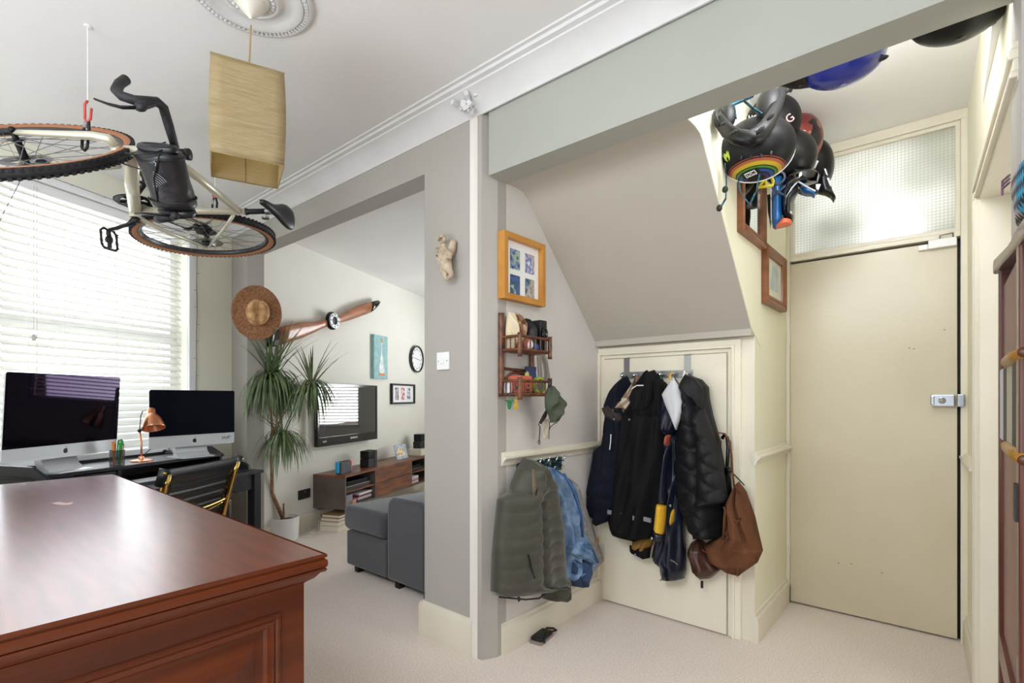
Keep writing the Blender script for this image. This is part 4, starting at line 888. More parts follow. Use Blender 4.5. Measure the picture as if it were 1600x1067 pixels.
for s_ in (-1, 1): tube(b, [bs((.5, .362, s_*.02)), bs((.505, .345, s_*.045)), bs((.52, .30, s_*.053)), bs((.565, .17, s_*.055)), bs((FH[0], FH[1], s_*.056))], [.018, .018, .016, .012, .009], 12)
obj('fork', b, cream, bike, smooth=True)
b = B()
for s_ in (-1, 1): ell(b, bs((FH[0], FH[1], s_*.064)), (.012, .012, .012))
b2 = bs((.585, .115, -.05)); ell(b, b2, (.03, .022, .016)); tube(b, [b2, bs((.55, .2, -.066)), bs((.51, .34, -.05))], .0025, 5); obj('brake_caliper', b, 'dark_metal', bike, smooth=True)
bt('seat_post', [(-.165, .46, 0), (-.17, .475, 0), (-.195, .585, 0)], [.019, .0135, .0135], 'black')
b = B(); tube(b, [bk((-.187, .552, 0)), bk((-.196, .59, 0))], .019, 12); lathe(b, [(.018, -.004), (.018, .004)], 14, lambda p: bk(V((-.15, .57, -.05))+V((p.x, p.y, p.z)))); obj('seat_clamp', b, 'steel', bike)
# saddle
b = B(); prev = None
for a, wd, zz in ((-.345, .045, .008), (-.335, .064, .014), (-.30, .073, .014), (-.255, .066, .008), (-.21, .040, .002), (-.16, .024, 0), (-.11, .020, 0), (-.075, .017, -.004), (-.065, .008, -.012)):
    q = [b.verts.new(bk((a, .615+zz+h, c))) for c, h in ((-wd, -.022), (-wd*.85, -.004), (-wd*.45, .006), (0, .005), (wd*.45, .006), (wd*.85, -.004), (wd, -.022), (wd*.6, -.014), (0, -.006), (-wd*.6, -.014))]
    if prev:
        for k in range(10): b.faces.new((prev[k], prev[(k+1) % 10], q[(k+1) % 10], q[k]))
    else: b.faces.new(q[::-1])
    prev = q
b.faces.new(prev); sd = obj('saddle', b, mat('saddle', '#1d1f23', .4), bike, smooth=True, subsurf=1)
b = B()
for s_ in (-1, 1): tube(b, [bk((-.32, .60, s_*.03)), bk((-.25, .588, s_*.02)), bk((-.17, .588, s_*.02)), bk((-.09, .605, s_*.008))], .0035, 6)
obj('saddle_rails', b, 'chrome', sd)
# drive: chainring, cranks, pedals, cassette, chain, derailleur
b = B(); lathe(b, [(.055, .046), (.082, .046), (.084, .044), (.082, .042), (.055, .042), (.055, .046)], 40, lambda p: bk(p), cap=False)
for k in range(5): a = 2*PI*k/5; tube(b, [bk((0, 0, .045)), bk((.06*math.cos(a), .06*math.sin(a), .044))], .008, 6)
obj('chainring', b, 'dark_metal', bike)
for s_, (ex_, ey_) in ((1, (.10, .14)), (-1, (-.03, -.172))):
    b = B(); tube(b, [bk((0, 0, s_*.05)), bk((ex_*.3, ey_*.3, s_*.062)), bk((ex_, ey_, s_*.07))], [.017, .012, .011], 10, flat=.7); tube(b, [bk((0, 0, s_*.038)), bk((0, 0, s_*.062))], .017, 12); cr_ = obj('crank', b, 'black', bike, smooth=True)
    b = B(); pc0 = V((ex_, ey_, s_*.115)); tube(b, [bk((ex_, ey_, s_*.07)), bk((ex_, ey_, s_*.155))], .010, 8)
    outl = [(-.045, -.035), (-.045, .035), (-.03, .048), (.03, .048), (.045, .035), (.045, -.035), (.03, -.048), (-.03, -.048)]
    tube(b, [bk(pc0+V((u, 0, v))) for u, v in outl], .006, 6, closed=True); box_c = bk(pc0); ell(b, box_c, (.017, .017, .02))
    for u, v in outl[::1]: ell(b, bk(pc0+V((u, .009, v))), (.0035, .0035, .0035), None, 6, 4)
    obj('pedal', b, 'black', cr_)
b = B()
for k in range(8): lathe(b, [(.052-.0045*k, .018+.0042*k), (.052-.0045*k, .020+.0042*k), (.03-.002*k, .020+.0042*k), (.03-.002*k, .018+.0042*k)], 28, lambda p: bk(V(RH)+p))
obj('cassette', b, 'dark_metal', rw_)
b = B(); tube(b, [bk((0, .083, .044)), bk((RH[0], RH[1]+.036, .042))], .0035, 5); tube(b, [bk((0, -.083, .044)), bk((RH[0]+.01, RH[1]-.09, .042)), bk((RH[0]-.02, RH[1]-.05, .042))], .0035, 5); obj('chain', b, 'dark_metal', bike)
b = B(); ell(b, bk((RH[0]+.01, RH[1]-.05, .055)), (.022, .018, .018)); tube(b, [bk((RH[0], RH[1], .06)), bk((RH[0]+.01, RH[1]-.05, .058)), bk((RH[0]+.015, RH[1]-.10, .045))], .007, 8); lathe(b, [(.02, -.003), (.02, .003)], 14, lambda p: bk(V((RH[0]+.015, RH[1]-.10, .044))+p)); ell(b, bk((RH[0]+.04, RH[1]+.02, -.058)), (.025, .018, .014)); obj('derailleur', b, 'black', bike, smooth=True)
# handlebar, levers, stem, cables
blk = mat('bar_tape', '#1c1d20', .6, bump=.4, bscale=120)
b = B(); tube(b, [bs((.44, .545, 0)), bs((.432, .585, 0))], .019, 12); tube(b, [bs((.436, .572, 0)), bs((.48, .585, 0))], .016, 10); tube(b, [bs((.47, .583, 0)), bs((.495, .588, 0))], .022, 10)
tube(b, [bs((.432, .585, 0)), bs((.43, .60, 0))], .022, 12); obj('stem', b, 'black', bike, smooth=True)
bs0 = bs
bs = lambda p: bs0(V(p))
for s_ in (-1, 1):
    pts = [(.485, .585, s_*.03), (.485, .585, s_*.11), (.488, .586, s_*.170), (.510, .583, s_*.190), (.55, .575, s_*.196), (.580, .555, s_*.200), (.585, .515, s_*.210), (.565, .485, s_*.222), (.52, .472, s_*.236), (.480, .47, s_*.245)]
    b = B(); tube(b, [bs(p) for p in pts], [.014]+[.0165]*8+[.0172], 12); hb = obj('handlebar', b, blk, bike, smooth=True)
    b = B(); tube(b, [bs(p) for p in ((.53, .578, s_*.190), (.575, .572, s_*.188), (.60, .580, s_*.186), (.612, .598, s_*.184))], [.017, .019, .019, .012], 12, flat=.9); obj('lever_hood', b, blk, hb, smooth=True)
    b = B(); tube(b, [bs(p) for p in ((.608, .575, s_*.184), (.622, .53, s_*.182), (.615, .48, s_*.186), (.605, .43, s_*.195))], [.009, .010, .009, .007], 8, flat=.5, up=(0, 0, 1)); obj('brake_lever', b, 'dark_metal', hb, smooth=True)
for i, pts in enumerate((((.52, .58, .06), (.60, .50, .03), (.58, .42, .0), (.52, .37, 0)), ((.52, .58, -.06), (.62, .47, -.02), (.58, .38, -.01), (.50, .34, -.01)), ((.54, .60, .05), (.66, .62, .045), (.64, .53, .03), (.53, .40, .01)))):
    b = B(); P_ = [V(p) for p in pts]; q = []
    for k in range(13):
        t = k/12; q.append(bs(P_[0]*(1-t)**3+P_[1]*3*t*(1-t)**2+P_[2]*3*t*t*(1-t)+P_[3]*t**3))
    tube(b, q, .0026, 6); obj('brake_cable', b, 'black', bike)
# handlebar roll bag with printed emblem
bag = thing('handlebar_bag', 'black roll-top bag with white arc emblem strapped on the bicycle handlebar', 'bag', bs((.565, .545, -.1)))
dryb = mat('dry_bag', '#15161a', .38, bump=.7, bscale=25, coat=.15)
bc = V((.555, .565, -.045))
b = B(); n = 28; rows = 22; G_ = []; random.seed(2)
for j in range(rows+1):
    t = j/rows; c = -.135+.225*t; e = min(1, min(t, 1-t)/.10)
    ra, rb = .062*(.30+.70*e**.6), .082*(.55+.45*e**.6)
    G_.append([b.verts.new(bs(bc+V((ra*(1+.05*math.sin(5*q+9*t))*math.cos(q), rb*(1+.04*math.sin(4*q-7*t))*math.sin(q), c+.004*math.sin(3*q))))) for q in [2*PI*k/n for k in range(n)]])
for p, q in zip(G_, G_[1:]):
    for k in range(n): b.faces.new((p[k], p[(k+1) % n], q[(k+1) % n], q[k]))
b.faces.new(G_[0][::-1]); b.faces.new(G_[-1]); obj('bag_body', b, dryb, bag, smooth=True)
b = B(); tube(b, [bs(bc+V((.02*math.cos(q)+.0, .06*math.sin(q), .088))) for q in [2*PI*k/20 for k in range(20)]], .016, 8, closed=True); obj('rolled_end', b, dryb, bag, smooth=True); b = B(); tube(b, [bs(bc+V((.03*math.cos(q), .055*math.sin(q), -.142))) for q in [2*PI*k/20 for k in range(20)]], .018, 8, closed=True); obj('rolled_end', b, dryb, bag, smooth=True)
b = B()
for cc_ in (-.09, .06): tube(b, [bs(bc+V((.066*math.cos(q), .086*math.sin(q), cc_))) for q in [2*PI*k/24 for k in range(24)]], .004, 6, closed=True, flat=.5)
tube(b, [bs(bc+V((.066, .05, .09))), bs(bc+V((.070, .0, .0))), bs(bc+V((.064, -.02, -.09)))], .003, 5); obj('strap', b, 'black', bag)
b = B(); em = bc+V((.0655, .012, -.005))
for k in range(7):
    r = .012+.0085*k; q = [em+V((-.0008*k, -.028+r*math.cos(a), -.035+r*math.sin(a))) for a in [R(28)+R(48)*i/8 for i in range(9)]]
    tube(b, [bs(p+V((.003, 0, 0))) for p in q], .0008, 4)
tube(b, [bs(em+V((.003, .008, .05))), bs(em+V((.003, .014, .06))), bs(em+V((.003, .006, .066)))], .0016, 4)
obj('printed_emblem', b, mat('print_grey', '#a8aab0', .5), bag, label='white arc emblem')
bs = bs0
# hooks
for (px, py0, py1, px2, py2, dd, lb) in ((137, 157, 186, 132, 226, 1.93, 'red ceiling hook with black strap holding the bicycle fork'), (336, 296, 306, 335, 328, 2.62, 'red two-pronged hook with black strap holding the bicycle rear')):
    p0 = at(px, py0, dd); top = V((p0.x, p0.y, ZC)); t = thing('ceiling_hook', lb, 'hook', top, group='bicycle hooks')
    b = B(); tube(b, [top, p0], .0022, 6); lathe(b, [(.012, 0), (.012, -.006)][::-1], 12, lambda p: top+p); obj('drop_rod', b, 'ceiling', t)
    q = p0+Z*0; cr_ = room(1, 0); b = B(); w_ = .018
    tube(b, [q, q-Z*.015+cr_*-w_*.6, at(px, py1, dd)-cr_*w_*.6, at(px, py1, dd)-Z*.012, at(px, py1, dd)+cr_*w_*.6, q-Z*.03+cr_*w_*.8], .0045, 8); obj('red_hook', b, mat('hook_red', '#c0483c', .4), t, smooth=True)
    e = at(px2, py2, dd); b = B()
    for s_ in (-1, 1): tube(b, [at(px, py1, dd)-Z*.008+cr_*s_*.004, (at(px, py1, dd)+e)/2+cr_*s_*.012, e+cr_*s_*.010-Z*.012], .0055, 6, flat=.5)
    tube(b, [e+cr_*.010-Z*.012, e-Z*.022, e-cr_*.010-Z*.012], .0055, 6); obj('strap', b, 'black', t)
    b = B(); cbox(b, at(px-4, py1+10, dd), (.012, .012, .024)); obj('buckle', b, 'chrome', t)
# fairy lights
def lights(pts, label):
    b = B(); tube(b, pts, .0016, 4); random.seed(len(pts)); t = tag(obj('string_lights', b, mat('wire_grey', '#55584c', .6)), label, 'string lights', 'fairy light wires round the window')
    for p, q in zip(pts, pts[1:]):
        m_ = (p+q)/2; s_ = random.choice((-1, 1)); b2 = B(); e = m_+FE*(.022*s_)+Z*random.uniform(-.004, .004); tube(b2, [m_, e], [.0013, .0022], 5); obj('bulb', b2, 'wire_g' if 0 else K['steel'], t)
def jag(a, c, n, amp, d=.03):
    random.seed(int(a[0]*10+n)); return [fac(a[0]+(c[0]-a[0])*k/n+random.uniform(-amp, amp), d, a[1]+(c[1]-a[1])*k/n) for k in range(n+1)]
lights(jag((.345, 2.44), (.36, 1.05), 11, .006), 'thin dark wire of tiny lights hanging down right of the window blind')
lights(jag((1.40, 2.45), (.345, 2.44), 7, .0), 'thin dark wire of tiny lights running above the window blind')
lights(jag((1.41, 2.45), (1.62, 1.85), 6, .012), 'thin dark wire of tiny lights hanging left of the window blind')
# ================================================================== PIER : cherub, switch
t = thing('light_switch', 'white plastic light switch on the pier below the cherub', 'switch', (-1.875, YB, 1.378))
b = B(); box(b, (-1.918, YB-.010, 1.335), (-1.830, YB, 1.421)); obj('plate', b, 'white', t, bevel=.003)
b = B(); box(b, (-1.884, YB-.0155, 1.364), (-1.866, YB-.009, 1.393)); obj('rocker', b, 'white', t, bevel=.002)
b = B(); ell(b, (-1.905, YB-.0102, 1.378), (.003, .001, .003)); ell(b, (-1.843, YB-.0102, 1.378), (.003, .001, .003)); obj('screw', b, 'dark_metal', t)
plas = mat('plaster_cherub', '#cbbba4', .7, col2='#a8947a', nscale=25, bump=.5, bscale=90)
chb = thing('cherub_figure', 'cream plaster winged cherub ornament hung on the pier', 'ornament', (-1.86, YB-.03, 1.87))
cq = lambda px, py, d: onY(px, py, YB-d)
def skin(name, chain, edges, radii, m, parent, lv=2):
    me = bpy.data.meshes.new(name); me.from_pydata([WM[parent.name].inverted() @ V(p) for p in chain], edges, []); o = bpy.data.objects.new(name, me); COL.objects.link(o); o.parent = parent
    sm_ = o.modifiers.new('skin', 'SKIN'); sm_.use_smooth_shade = True
    for i, r in enumerate(radii): me.skin_vertices[0].data[i].radius = (r, r)
    me.skin_vertices[0].data[0].use_root = True
    s_ = o.modifiers.new('sub', 'SUBSURF'); s_.levels = s_.render_levels = lv
    me.materials.append(m); WM[o.name] = WM[parent.name]; return o
V_ = [cq(697, 416, .045), cq(696, 404, .045), cq(695, 395, .045), cq(692, 388, .05), cq(690, 380, .055), # pelvis, belly, chest, neck, head
      cq(686, 399, .055), cq(685, 407, .06), cq(690, 404, .075),                                   # left arm folded
      cq(703, 396, .045), cq(704, 404, .06), cq(697, 401, .075),                                   # right arm
      cq(693, 423, .06), cq(696, 432, .06), cq(698, 438, .055),                                    # left leg
      cq(701, 422, .055), cq(706, 428, .05), cq(701, 435, .05), cq(697, 437, .05)]
E_ = [(0, 1), (1, 2), (2, 3), (3, 4), (2, 5), (5, 6), (6, 7), (2, 8), (8, 9), (9, 10), (0, 11), (11, 12), (12, 13), (0, 14), (14, 15), (15, 16), (16, 17)]
skin('body', V_, E_, [.026, .026, .026, .013, .026, .013, .010, .008, .013, .010, .008, .020, .013, .009, .019, .013, .010, .008], plas, chb)
b = B(); hcn = cq(690, 378, .055)
for k in range(26):
    random.seed(k); a = random.uniform(0, 2*PI); e = random.uniform(.1, 1.4); ell(b, hcn+V((.026*math.cos(a)*math.cos(e), .02*math.sin(a)*math.cos(e), .026*math.sin(e)+.002)), (.009, .009, .009), None, 8, 6)
obj('hair_curls', b, plas, chb, smooth=True)
b = B(); f0 = cq(688, 381, .082); ell(b, f0, (.004, .006, .004)); ell(b, f0+V((-.009, .002, .004)), (.0025, .002, .0015)); ell(b, f0+V((.009, .002, .004)), (.0025, .002, .0015)); ell(b, f0+V((0, .003, -.010)), (.005, .003, .002)); obj('face_features', b, plas, chb, smooth=True)
for pts, dd in (([(697, 396), (701, 386), (708, 374), (711, 377), (711, 388), (708, 398), (702, 404)], .012), ([(686, 396), (683, 392), (682, 388), (685, 386), (689, 392)], .012)):
    b = B(); pl = [(cq(x, y, .02).x, cq(x, y, .02).z) for x, y in pts]
    relief(b, pl, lambda u, v, w: V((u, YB-w, v)), dd, .025, lambda t, v, u: .8+.3*abs(math.sin(u*260+v*90)), 14, 12, .008, .01); obj('wing', b, plas, chb, smooth=True)
b = B(); pl = [(cq(x, y, .03).x, cq(x, y, .03).z) for x, y in [(688, 402), (703, 400), (707, 412), (705, 424), (697, 420), (690, 414), (686, 410)]]
relief(b, pl, lambda u, v, w: V((u, YB-w, v)), .035, .042, lambda t, v, u: .8+.25*math.sin(u*160+v*200), 16, 16, .01, .01); obj('drapery', b, plas, chb, smooth=True)

# ================================================================== ALCOVE WALL : picture and bamboo shelf
XF = lambda u, v, w: V((XA+w, u, v))
pine = mat('pine_frame', '#c98f3e', .45, col2='#b87c30', nscale=6, stretch=(1, 1, 1), bump=.1)
pp = [cells('poly%d' % i, c, 24, .35, kind='noise') for i, c in enumerate([['#10182a', '#3a5a9a', '#a8c0b0', '#20301c'], ['#203a78', '#d8c0b0', '#4a70c0', '#f0f0f0'], ['#101c34', '#4a68a8', '#2a4a30', '#b8c8e0'], ['#142238', '#5a7a8a', '#c8b8a8', '#182818']])]
gx = []
for r_ in range(2):
    for c_ in range(2): u0 = 1.832+.112*c_; v1 = 1.905-.122*r_; gx.append((u0, u0+.072, v1-.095, v1, pp[r_*2+c_]))
pframe('picture_frame', 'pine frame with four small photos on the alcove wall above the shelf', XF, 1.762, 2.078, 1.657, 1.970, .028, .040, pine, 'white', gx, (XA, 1.92, 1.66))
cane = mat('burnt_cane', '#7c4422', .4, col2='#35180c', nscale=28, ndetail=4, coat=.3, lo=.3, hi=.7)
sh_ = thing('bamboo_shelf', 'two-tier burnt bamboo wall shelf with railings under the pine picture frame', 'shelf', (XA, 1.9, 1.4))
sx0, sx1, sy0, sy1 = XA+.012, -1.462, 1.772, 2.000
def rod(name, pts, r=.008, m=None, parent=None):
    b = B(); pts = [V(p) for p in pts]; out = []; rr = []
    L_ = (pts[-1]-pts[0]).length; nn = max(2, int(L_/.05))
    for k in range(nn*3+1): t = k/(nn*3); out.append(pts[0].lerp(pts[-1], t)); rr.append(r*(1.12 if k % 3 == 0 else 1))
    tube(b, out, rr, 10); return obj(name, b, m or cane, parent or sh_, smooth=True)
rod('post', [(sx0, sy0, 1.205), (sx0, sy0, 1.590)], .013); rod('post', [(sx0, sy1, 1.205), (sx0, sy1, 1.52)], .013)
for z0, z1 in ((1.385, 1.492), (1.190, 1.292)):
    rod('corner_post', [(sx1, sy0, z0), (sx1, sy0, z1)], .010); rod('corner_post', [(sx1, sy1, z0), (sx1, sy1, z1)], .010)
for zt_, zb2 in ((1.478, 1.418), (1.276, 1.215)):
    for z in (zt_, zb2):
        rod('rail', [(sx0, sy0, z), (sx1, sy0, z)], .0065); rod('rail', [(sx1, sy0, z), (sx1, sy1, z)], .0065); rod('rail', [(sx0, sy1, z), (sx1, sy1, z)], .0065)
    for k in range(1, 6): rod('spindle', [(sx1, sy0+(sy1-sy0)*k/6, zb2), (sx1, sy0+(sy1-sy0)*k/6, zt_)], .0035)
    for k in range(1, 4): rod('spindle', [(sx0+(sx1-sx0)*k/4, sy0, zb2), (sx0+(sx1-sx0)*k/4, sy0, zt_)], .0035); rod('spindle', [(sx0+(sx1-sx0)*k/4, sy1, zb2), (sx0+(sx1-sx0)*k/4, sy1, zt_)], .0035)
    for k in range(8): rod('shelf_cane', [(sx0+.010+.0138*k, sy0, zb2-.004), (sx0+.010+.0138*k, sy1, zb2-.004)], .0055)
rod('cross_rail', [(sx0, sy0, 1.335), (sx0, sy1, 1.330)], .0065)
b = B(); tube(b, [V((sx0, 1.886-.10*math.cos(a), 1.245+.075*math.sin(a))) for a in [PI*k/14 for k in range(15)]], .006, 8); obj('arched_cane', b, cane, sh_, smooth=True)
# shelf contents
ZU, ZL = 1.421, 1.218
def xrel(name, label, cat, poly, x, D, m, fold=None, nz=22, nu=18, **k):
    b = B(); relief(b, poly, lambda u, v, w: V((x+w, u, v)), 0, D, fold, nz, nu, .02, **k); return simple(name, b, m, label, cat, smooth=True)
xrel('drawstring_bag', 'cream cloth drawstring bag slumped on the upper bamboo shelf', 'bag', [(1.79, ZU), (1.83, ZU), (1.838, 1.50), (1.842, 1.56), (1.825, 1.60), (1.80, 1.60), (1.788, 1.56), (1.782, 1.50)], -1.555, .055, mat('cream_cloth', '#d8c8a8', .85, bump=.8, bscale=40), lambda t, v, u: .7+.35*math.sin(9*t+v*60))
xrel('patterned_cloth_bag', 'brown and beige patterned cloth bundle beside the cream bag on the upper shelf', 'bag', [(1.845, ZU), (1.895, ZU), (1.905, 1.49), (1.895, 1.54), (1.875, 1.585), (1.85, 1.60), (1.842, 1.54)], -1.555, .06, cells('brown_cloth', ['#8a6048', '#c8ac90', '#5c3c2c', '#b08868'], 30, .85), lambda t, v, u: .75+.3*math.sin(8*t+v*50))
xrel('knitted_hat', 'black rounded hat on the upper bamboo shelf', 'hat', [(1.905, ZU), (1.965, ZU), (1.968, 1.54), (1.955, 1.575), (1.935, 1.585), (1.912, 1.57), (1.903, 1.52)], -1.56, .07, 'black')
t = thing('camera_case', 'black box with round lens shape at the right end of the upper shelf', 'case', (-1.52, 1.985, ZU))
b = B(); box(b, (-1.565, 1.970, ZU), (-1.495, 2.022, 1.575)); obj('case_body', b, mat('case_black', '#17171b', .6), t, bevel=.004)
b = B(); lathe(b, [(.030, 0), (.030, .008), (.022, .010), (.018, .004), (0, .003)], 20, lambda p: V((-1.495+p.z, 1.995+p.x*.8, 1.51+p.y)), cap=False); obj('round_front', b, 'black_gloss', t, smooth=True, auto=.5)
b = B(); ell(b, (-1.49, 1.875, ZU+.026), (.018, .024, .026)); tb = simple('toy_ball', b, cells('ballm', ['#f0f0f0', '#f0f0f0', '#d05048', '#202028'], 25), 'small white and dark toy ball behind the upper shelf railing', 'ball', smooth=True)
b = B(); ell(b, (-1.49, 1.925, ZU+.018), (.014, .018, .018)); simple('blue_toy', b, mat('toyblue', '#3a64b8', .4), 'small blue toy behind the upper shelf railing', 'toy', smooth=True)
b = B(); box(b, (XA, 2.045, 1.497), (XA+.003, 2.125, 1.58)); simple('paper_note', b, 'white', 'blank white paper note pinned to the alcove wall beside the shelf', 'note')
b = B(); box(b, (-1.565, 1.805, ZL), (-1.49, 1.905, 1.302)); simple('coral_box', b, mat('coral', '#c0604e', .6, bump=.3), 'coral pink soft box on the lower bamboo shelf', 'box', bevel=.01)
b = B(); box(b, (-1.55, 1.915, ZL), (-1.54, 1.995, 1.350)); simple('patterned_notebook', b, cells('leafprint', ['#1c2440', '#1c2440', '#2c3c68', '#c8c870', '#7cb0c0', '#1c2440'], 40, .6), 'navy notebook with coloured leaf print standing on the lower shelf', 'notebook', bevel=.002)
t = thing('tape_reel', 'lime green and grey round tape measure on the lower bamboo shelf', 'tape', (-1.5, 1.97, 1.26))
b = B(); lathe(b, [(.036, -.012), (.040, -.010), (.040, .010), (.036, .012), (.030, .012), (.030, -.012), (.036, -.0121)], 24, lambda p: V((-1.497+p.z, 1.955+p.x, 1.258+p.y)), cap=False); obj('green_rim', b, mat('lime', '#93ac34', .5), t, smooth=True, auto=.6)
b = B(); lathe(b, [(.030, .008), (.0, .010)], 20, lambda p: V((-1.497+p.z, 1.955+p.x, 1.258+p.y)), cap=False); lathe(b, [(.030, -.008), (.0, -.010)], 20, lambda p: V((-1.497+p.z, 1.955+p.x, 1.258+p.y)), cap=False); obj('grey_face', b, mat('grey_face', '#6c7070', .5), t)
b = B(); random.seed(4)
for k in range(9): tube(b, [V((-1.53+random.uniform(-.03, .05), 1.79+random.uniform(0, .1), ZL+.006+.004*k)) for _ in range(5)], .0028, 5)
simple('tangled_cable', b, 'black', 'tangle of black and white cable at the left of the lower shelf', 'cable')
b = B(); box(b, (-1.565, 1.782, ZL), (-1.53, 1.80, 1.27)); simple('white_card_box', b, 'white', 'small white card box in the left corner of the lower shelf', 'box', bevel=.002)
# toys hung under the shelf
def toy(poly, px, m, label, nme='toy_dinosaur'):
    c = onX(px[0], px[1], -1.462); b = B(); prism(b, [(c.y+u, c.z+v) for u, v in poly], lambda u, v, w: V((-1.462+w, u, v)), -.006, .006); tube(b, [c+Z*.012, V((-1.462, c.y, 1.214))], .001, 4); simple(nme, b, m, label, 'toy', bevel=.002)
toy([(-.03, .012), (-.018, .006), (-.010, .002), (-.006, -.02), (0, -.03), (.006, -.02), (.010, -.004), (.018, .004), (.022, .016), (.014, .016), (.008, .006), (-.004, .012), (-.018, .012)], (796, 629), mat('dino_green', '#2c7a4c', .4), 'small green toy dinosaur hanging under the bamboo shelf')
toy([(-.006, .022), (.002, .024), (.006, .008), (.012, -.008), (.008, -.022), (.002, -.018), (-.004, -.024), (-.008, -.010), (-.004, .006)], (806, 632), mat('dino_yellow', '#c8a83c', .5), 'small yellow toy giraffe hanging under the bamboo shelf', 'toy_giraffe')
# things hung from the shelf's right end
def C7(x, y): return (770+x/8.2077, 570+y/8.2077)
def yz(pts, X): return [(onX(*p, X).y, onX(*p, X).z) for p in pts]
tl_ = lambda pts: yz([C7(*p) for p in pts], -1.45)
t = thing('green_cloth_cap', 'dark green cloth cap with cords hanging from the bamboo shelf corner', 'cap', (-1.45, 2.02, 1.2))
b = B(); relief(b, tl_([(740, 255), (800, 275), (850, 380), (915, 470), (935, 530), (890, 630), (830, 735), (760, 740), (730, 640), (690, 560), (685, 430), (710, 320)]), lambda u, v, w: V((-1.46+w, u, v)), 0, .055, lambda t_, v, u: .75+.22*math.sin(10*t_-v*70)+.1*math.sin(v*130), 30, 22); obj('cap_body', b, mat('moss', '#454d3c', .8, bump=.6, bscale=60), t, smooth=True)
b = B(); q = lambda x, y: V((-1.44, *(yz([C7(x, y)], -1.44)[0])))
tube(b, [q(720, 730), q(730, 780), q(722, 850), q(720, 950)], .0022, 5); tube(b, [q(830, 735), q(780, 760), q(735, 800), q(728, 830)], .0022, 5); tube(b, [q(715, 200), q(745, 190), q(755, 240), q(730, 290), q(715, 250), q(715, 205)], .0028, 5); obj('cords', b, 'black', t)
t = thing('dark_strap', 'dark brown strap with cord loop hanging behind the green cap', 'strap', (-1.5, 1.93, 1.1))
b = B(); relief(b, yz([C7(*p) for p in [(700, 540), (690, 660), (620, 760), (585, 750), (640, 640)]], -1.50), lambda u, v, w: V((-1.50+w, u, v)), 0, .010, None, 12, 8, .004); obj('strap_band', b, mat('dkbrown', '#3a2828', .7), t, smooth=True)
b = B(); q = lambda x, y: V((-1.50, *(yz([C7(x, y)], -1.50)[0]))); tube(b, [q(585, 760), q(605, 790), q(600, 900), q(595, 960)], .0025, 5); tube(b, [q(595, 960), q(578, 1000), q(592, 1022), q(605, 1000), q(597, 962)], .0022, 5); obj('cord_loop', b, 'black', t)
b = B()
for k in range(5):
    u = 650+14*k; tube(b, [q(u+10, 700)]+[V((-1.515+.004*math.sin(j+k), *(yz([C7(u+4*math.sin(j*1.3+k), 720+28*j)], -1.515)[0]))) for j in range(9)], .0045, 6)
simple('macrame_cord', b, mat('macrame', '#cfc6b2', .9, bump=1, bscale=150), 'cream knotted cord tassel hanging behind the green cap', 'tassel')
b = B(); q = lambda x, y, X=-1.57: V((X, *(yz([(770+x/6.275, 470+y/6.275)], X)[0])))
tube(b, [q(465, 520), q(470, 640), q(480, 760)], .009, 6, flat=.25, up=(1, 0, 0)); tube(b, [q(500, 530), q(525, 600), q(540, 700), q(530, 780)], .012, 6, flat=.3, up=(1, 0, 0)); tube(b, [q(530, 610), q(555, 760)], .008, 6, flat=.3, up=(1, 0, 0))
simple('grey_strap', b, mat('strap_grey', '#8c8478', .6), 'flat grey-beige straps hanging on the wall behind the shelf end', 'strap')
# power block on the carpet
pb0 = V((-1.535, 2.035, 0))
t = thing('power_adapter', 'black power adapter with pale side and cable on the carpet by the alcove skirting', 'adapter', pb0, R(8))
b = B(); box(b, (-.032, -.06, .012), (.032, .055, .03)); obj('adapter_body', b, 'black', t, wspace=False, bevel=.006)
b = B(); box(b, (-.034, -.072, .0), (.034, .06, .012)); obj('adapter_base', b, mat('adapter_base', '#8c7c74', .7), t, wspace=False, bevel=.004)
b = B(); tube(b, [(0.02, .05, .02), (.035, .085, .02), (.01, .10, .018), (-.02, .085, .018), (0, .03, .034), (.03, -.02, .03), (.038, -.05, .01)], .005, 8); obj('adapter_cable', b, 'black', t, wspace=False, smooth=True)

# ================================================================== CLOTHES
G = {}
G['NAVY'] = [(-1.376, 1.322), (-1.338, 1.258), (-1.327, 1.14), (-1.315, 0.973), (-1.307, 0.725), (-1.439, 0.511), (-1.546, 0.458), (-1.597, 0.545), (-1.605, 0.662), (-1.554, 0.844), (-1.521, 0.963), (-1.491, 1.137), (-1.508, 1.152), (-1.463, 1.231)]
G['CAMO'] = [(-1.282, 1.325), (-1.252, 1.277), (-1.292, 1.182), (-1.383, 1.069), (-1.471, 1.11), (-1.484, 1.138), (-1.376, 1.188), (-1.307, 1.278)]
G['BLACK'] = [(-1.202, 1.349), (-1.171, 1.295), (-1.146, 1.287), (-1.116, 1.254), (-1.105, 1.104), (-1.111, 0.909), (-1.118, 0.7), (-1.146, 0.539), (-1.188, 0.452), (-1.289, 0.42), (-1.459, 0.432), (-1.478, 0.514), (-1.451, 0.715), (-1.411, 0.943), (-1.388, 1.098), (-1.312, 1.195), (-1.282, 1.256)]
G['TAN'] = [(-1.332, 0.425), (-1.207, 0.447), (-1.221, 0.397), (-1.25, 0.34), (-1.34, 0.354)]
G['RAINBODY'] = [(-1.155, 1.037), (-1.033, 1.041), (-1.026, 0.811), (-1.039, 0.629), (-1.033, 0.373), (-1.033, 0.302), (-1.043, 0.252), (-1.162, 0.234), (-1.176, 0.324), (-1.222, 0.33), (-1.197, 0.433), (-1.169, 0.624), (-1.141, 0.747)]
G['RAINHOOD'] = [(-1.063, 1.3), (-1.023, 1.234), (-0.995, 1.164), (-1.01, 1.095), (-1.043, 1.043), (-1.082, 1.005), (-1.137, 1.013), (-1.153, 1.104), (-1.137, 1.182), (-1.116, 1.228)]
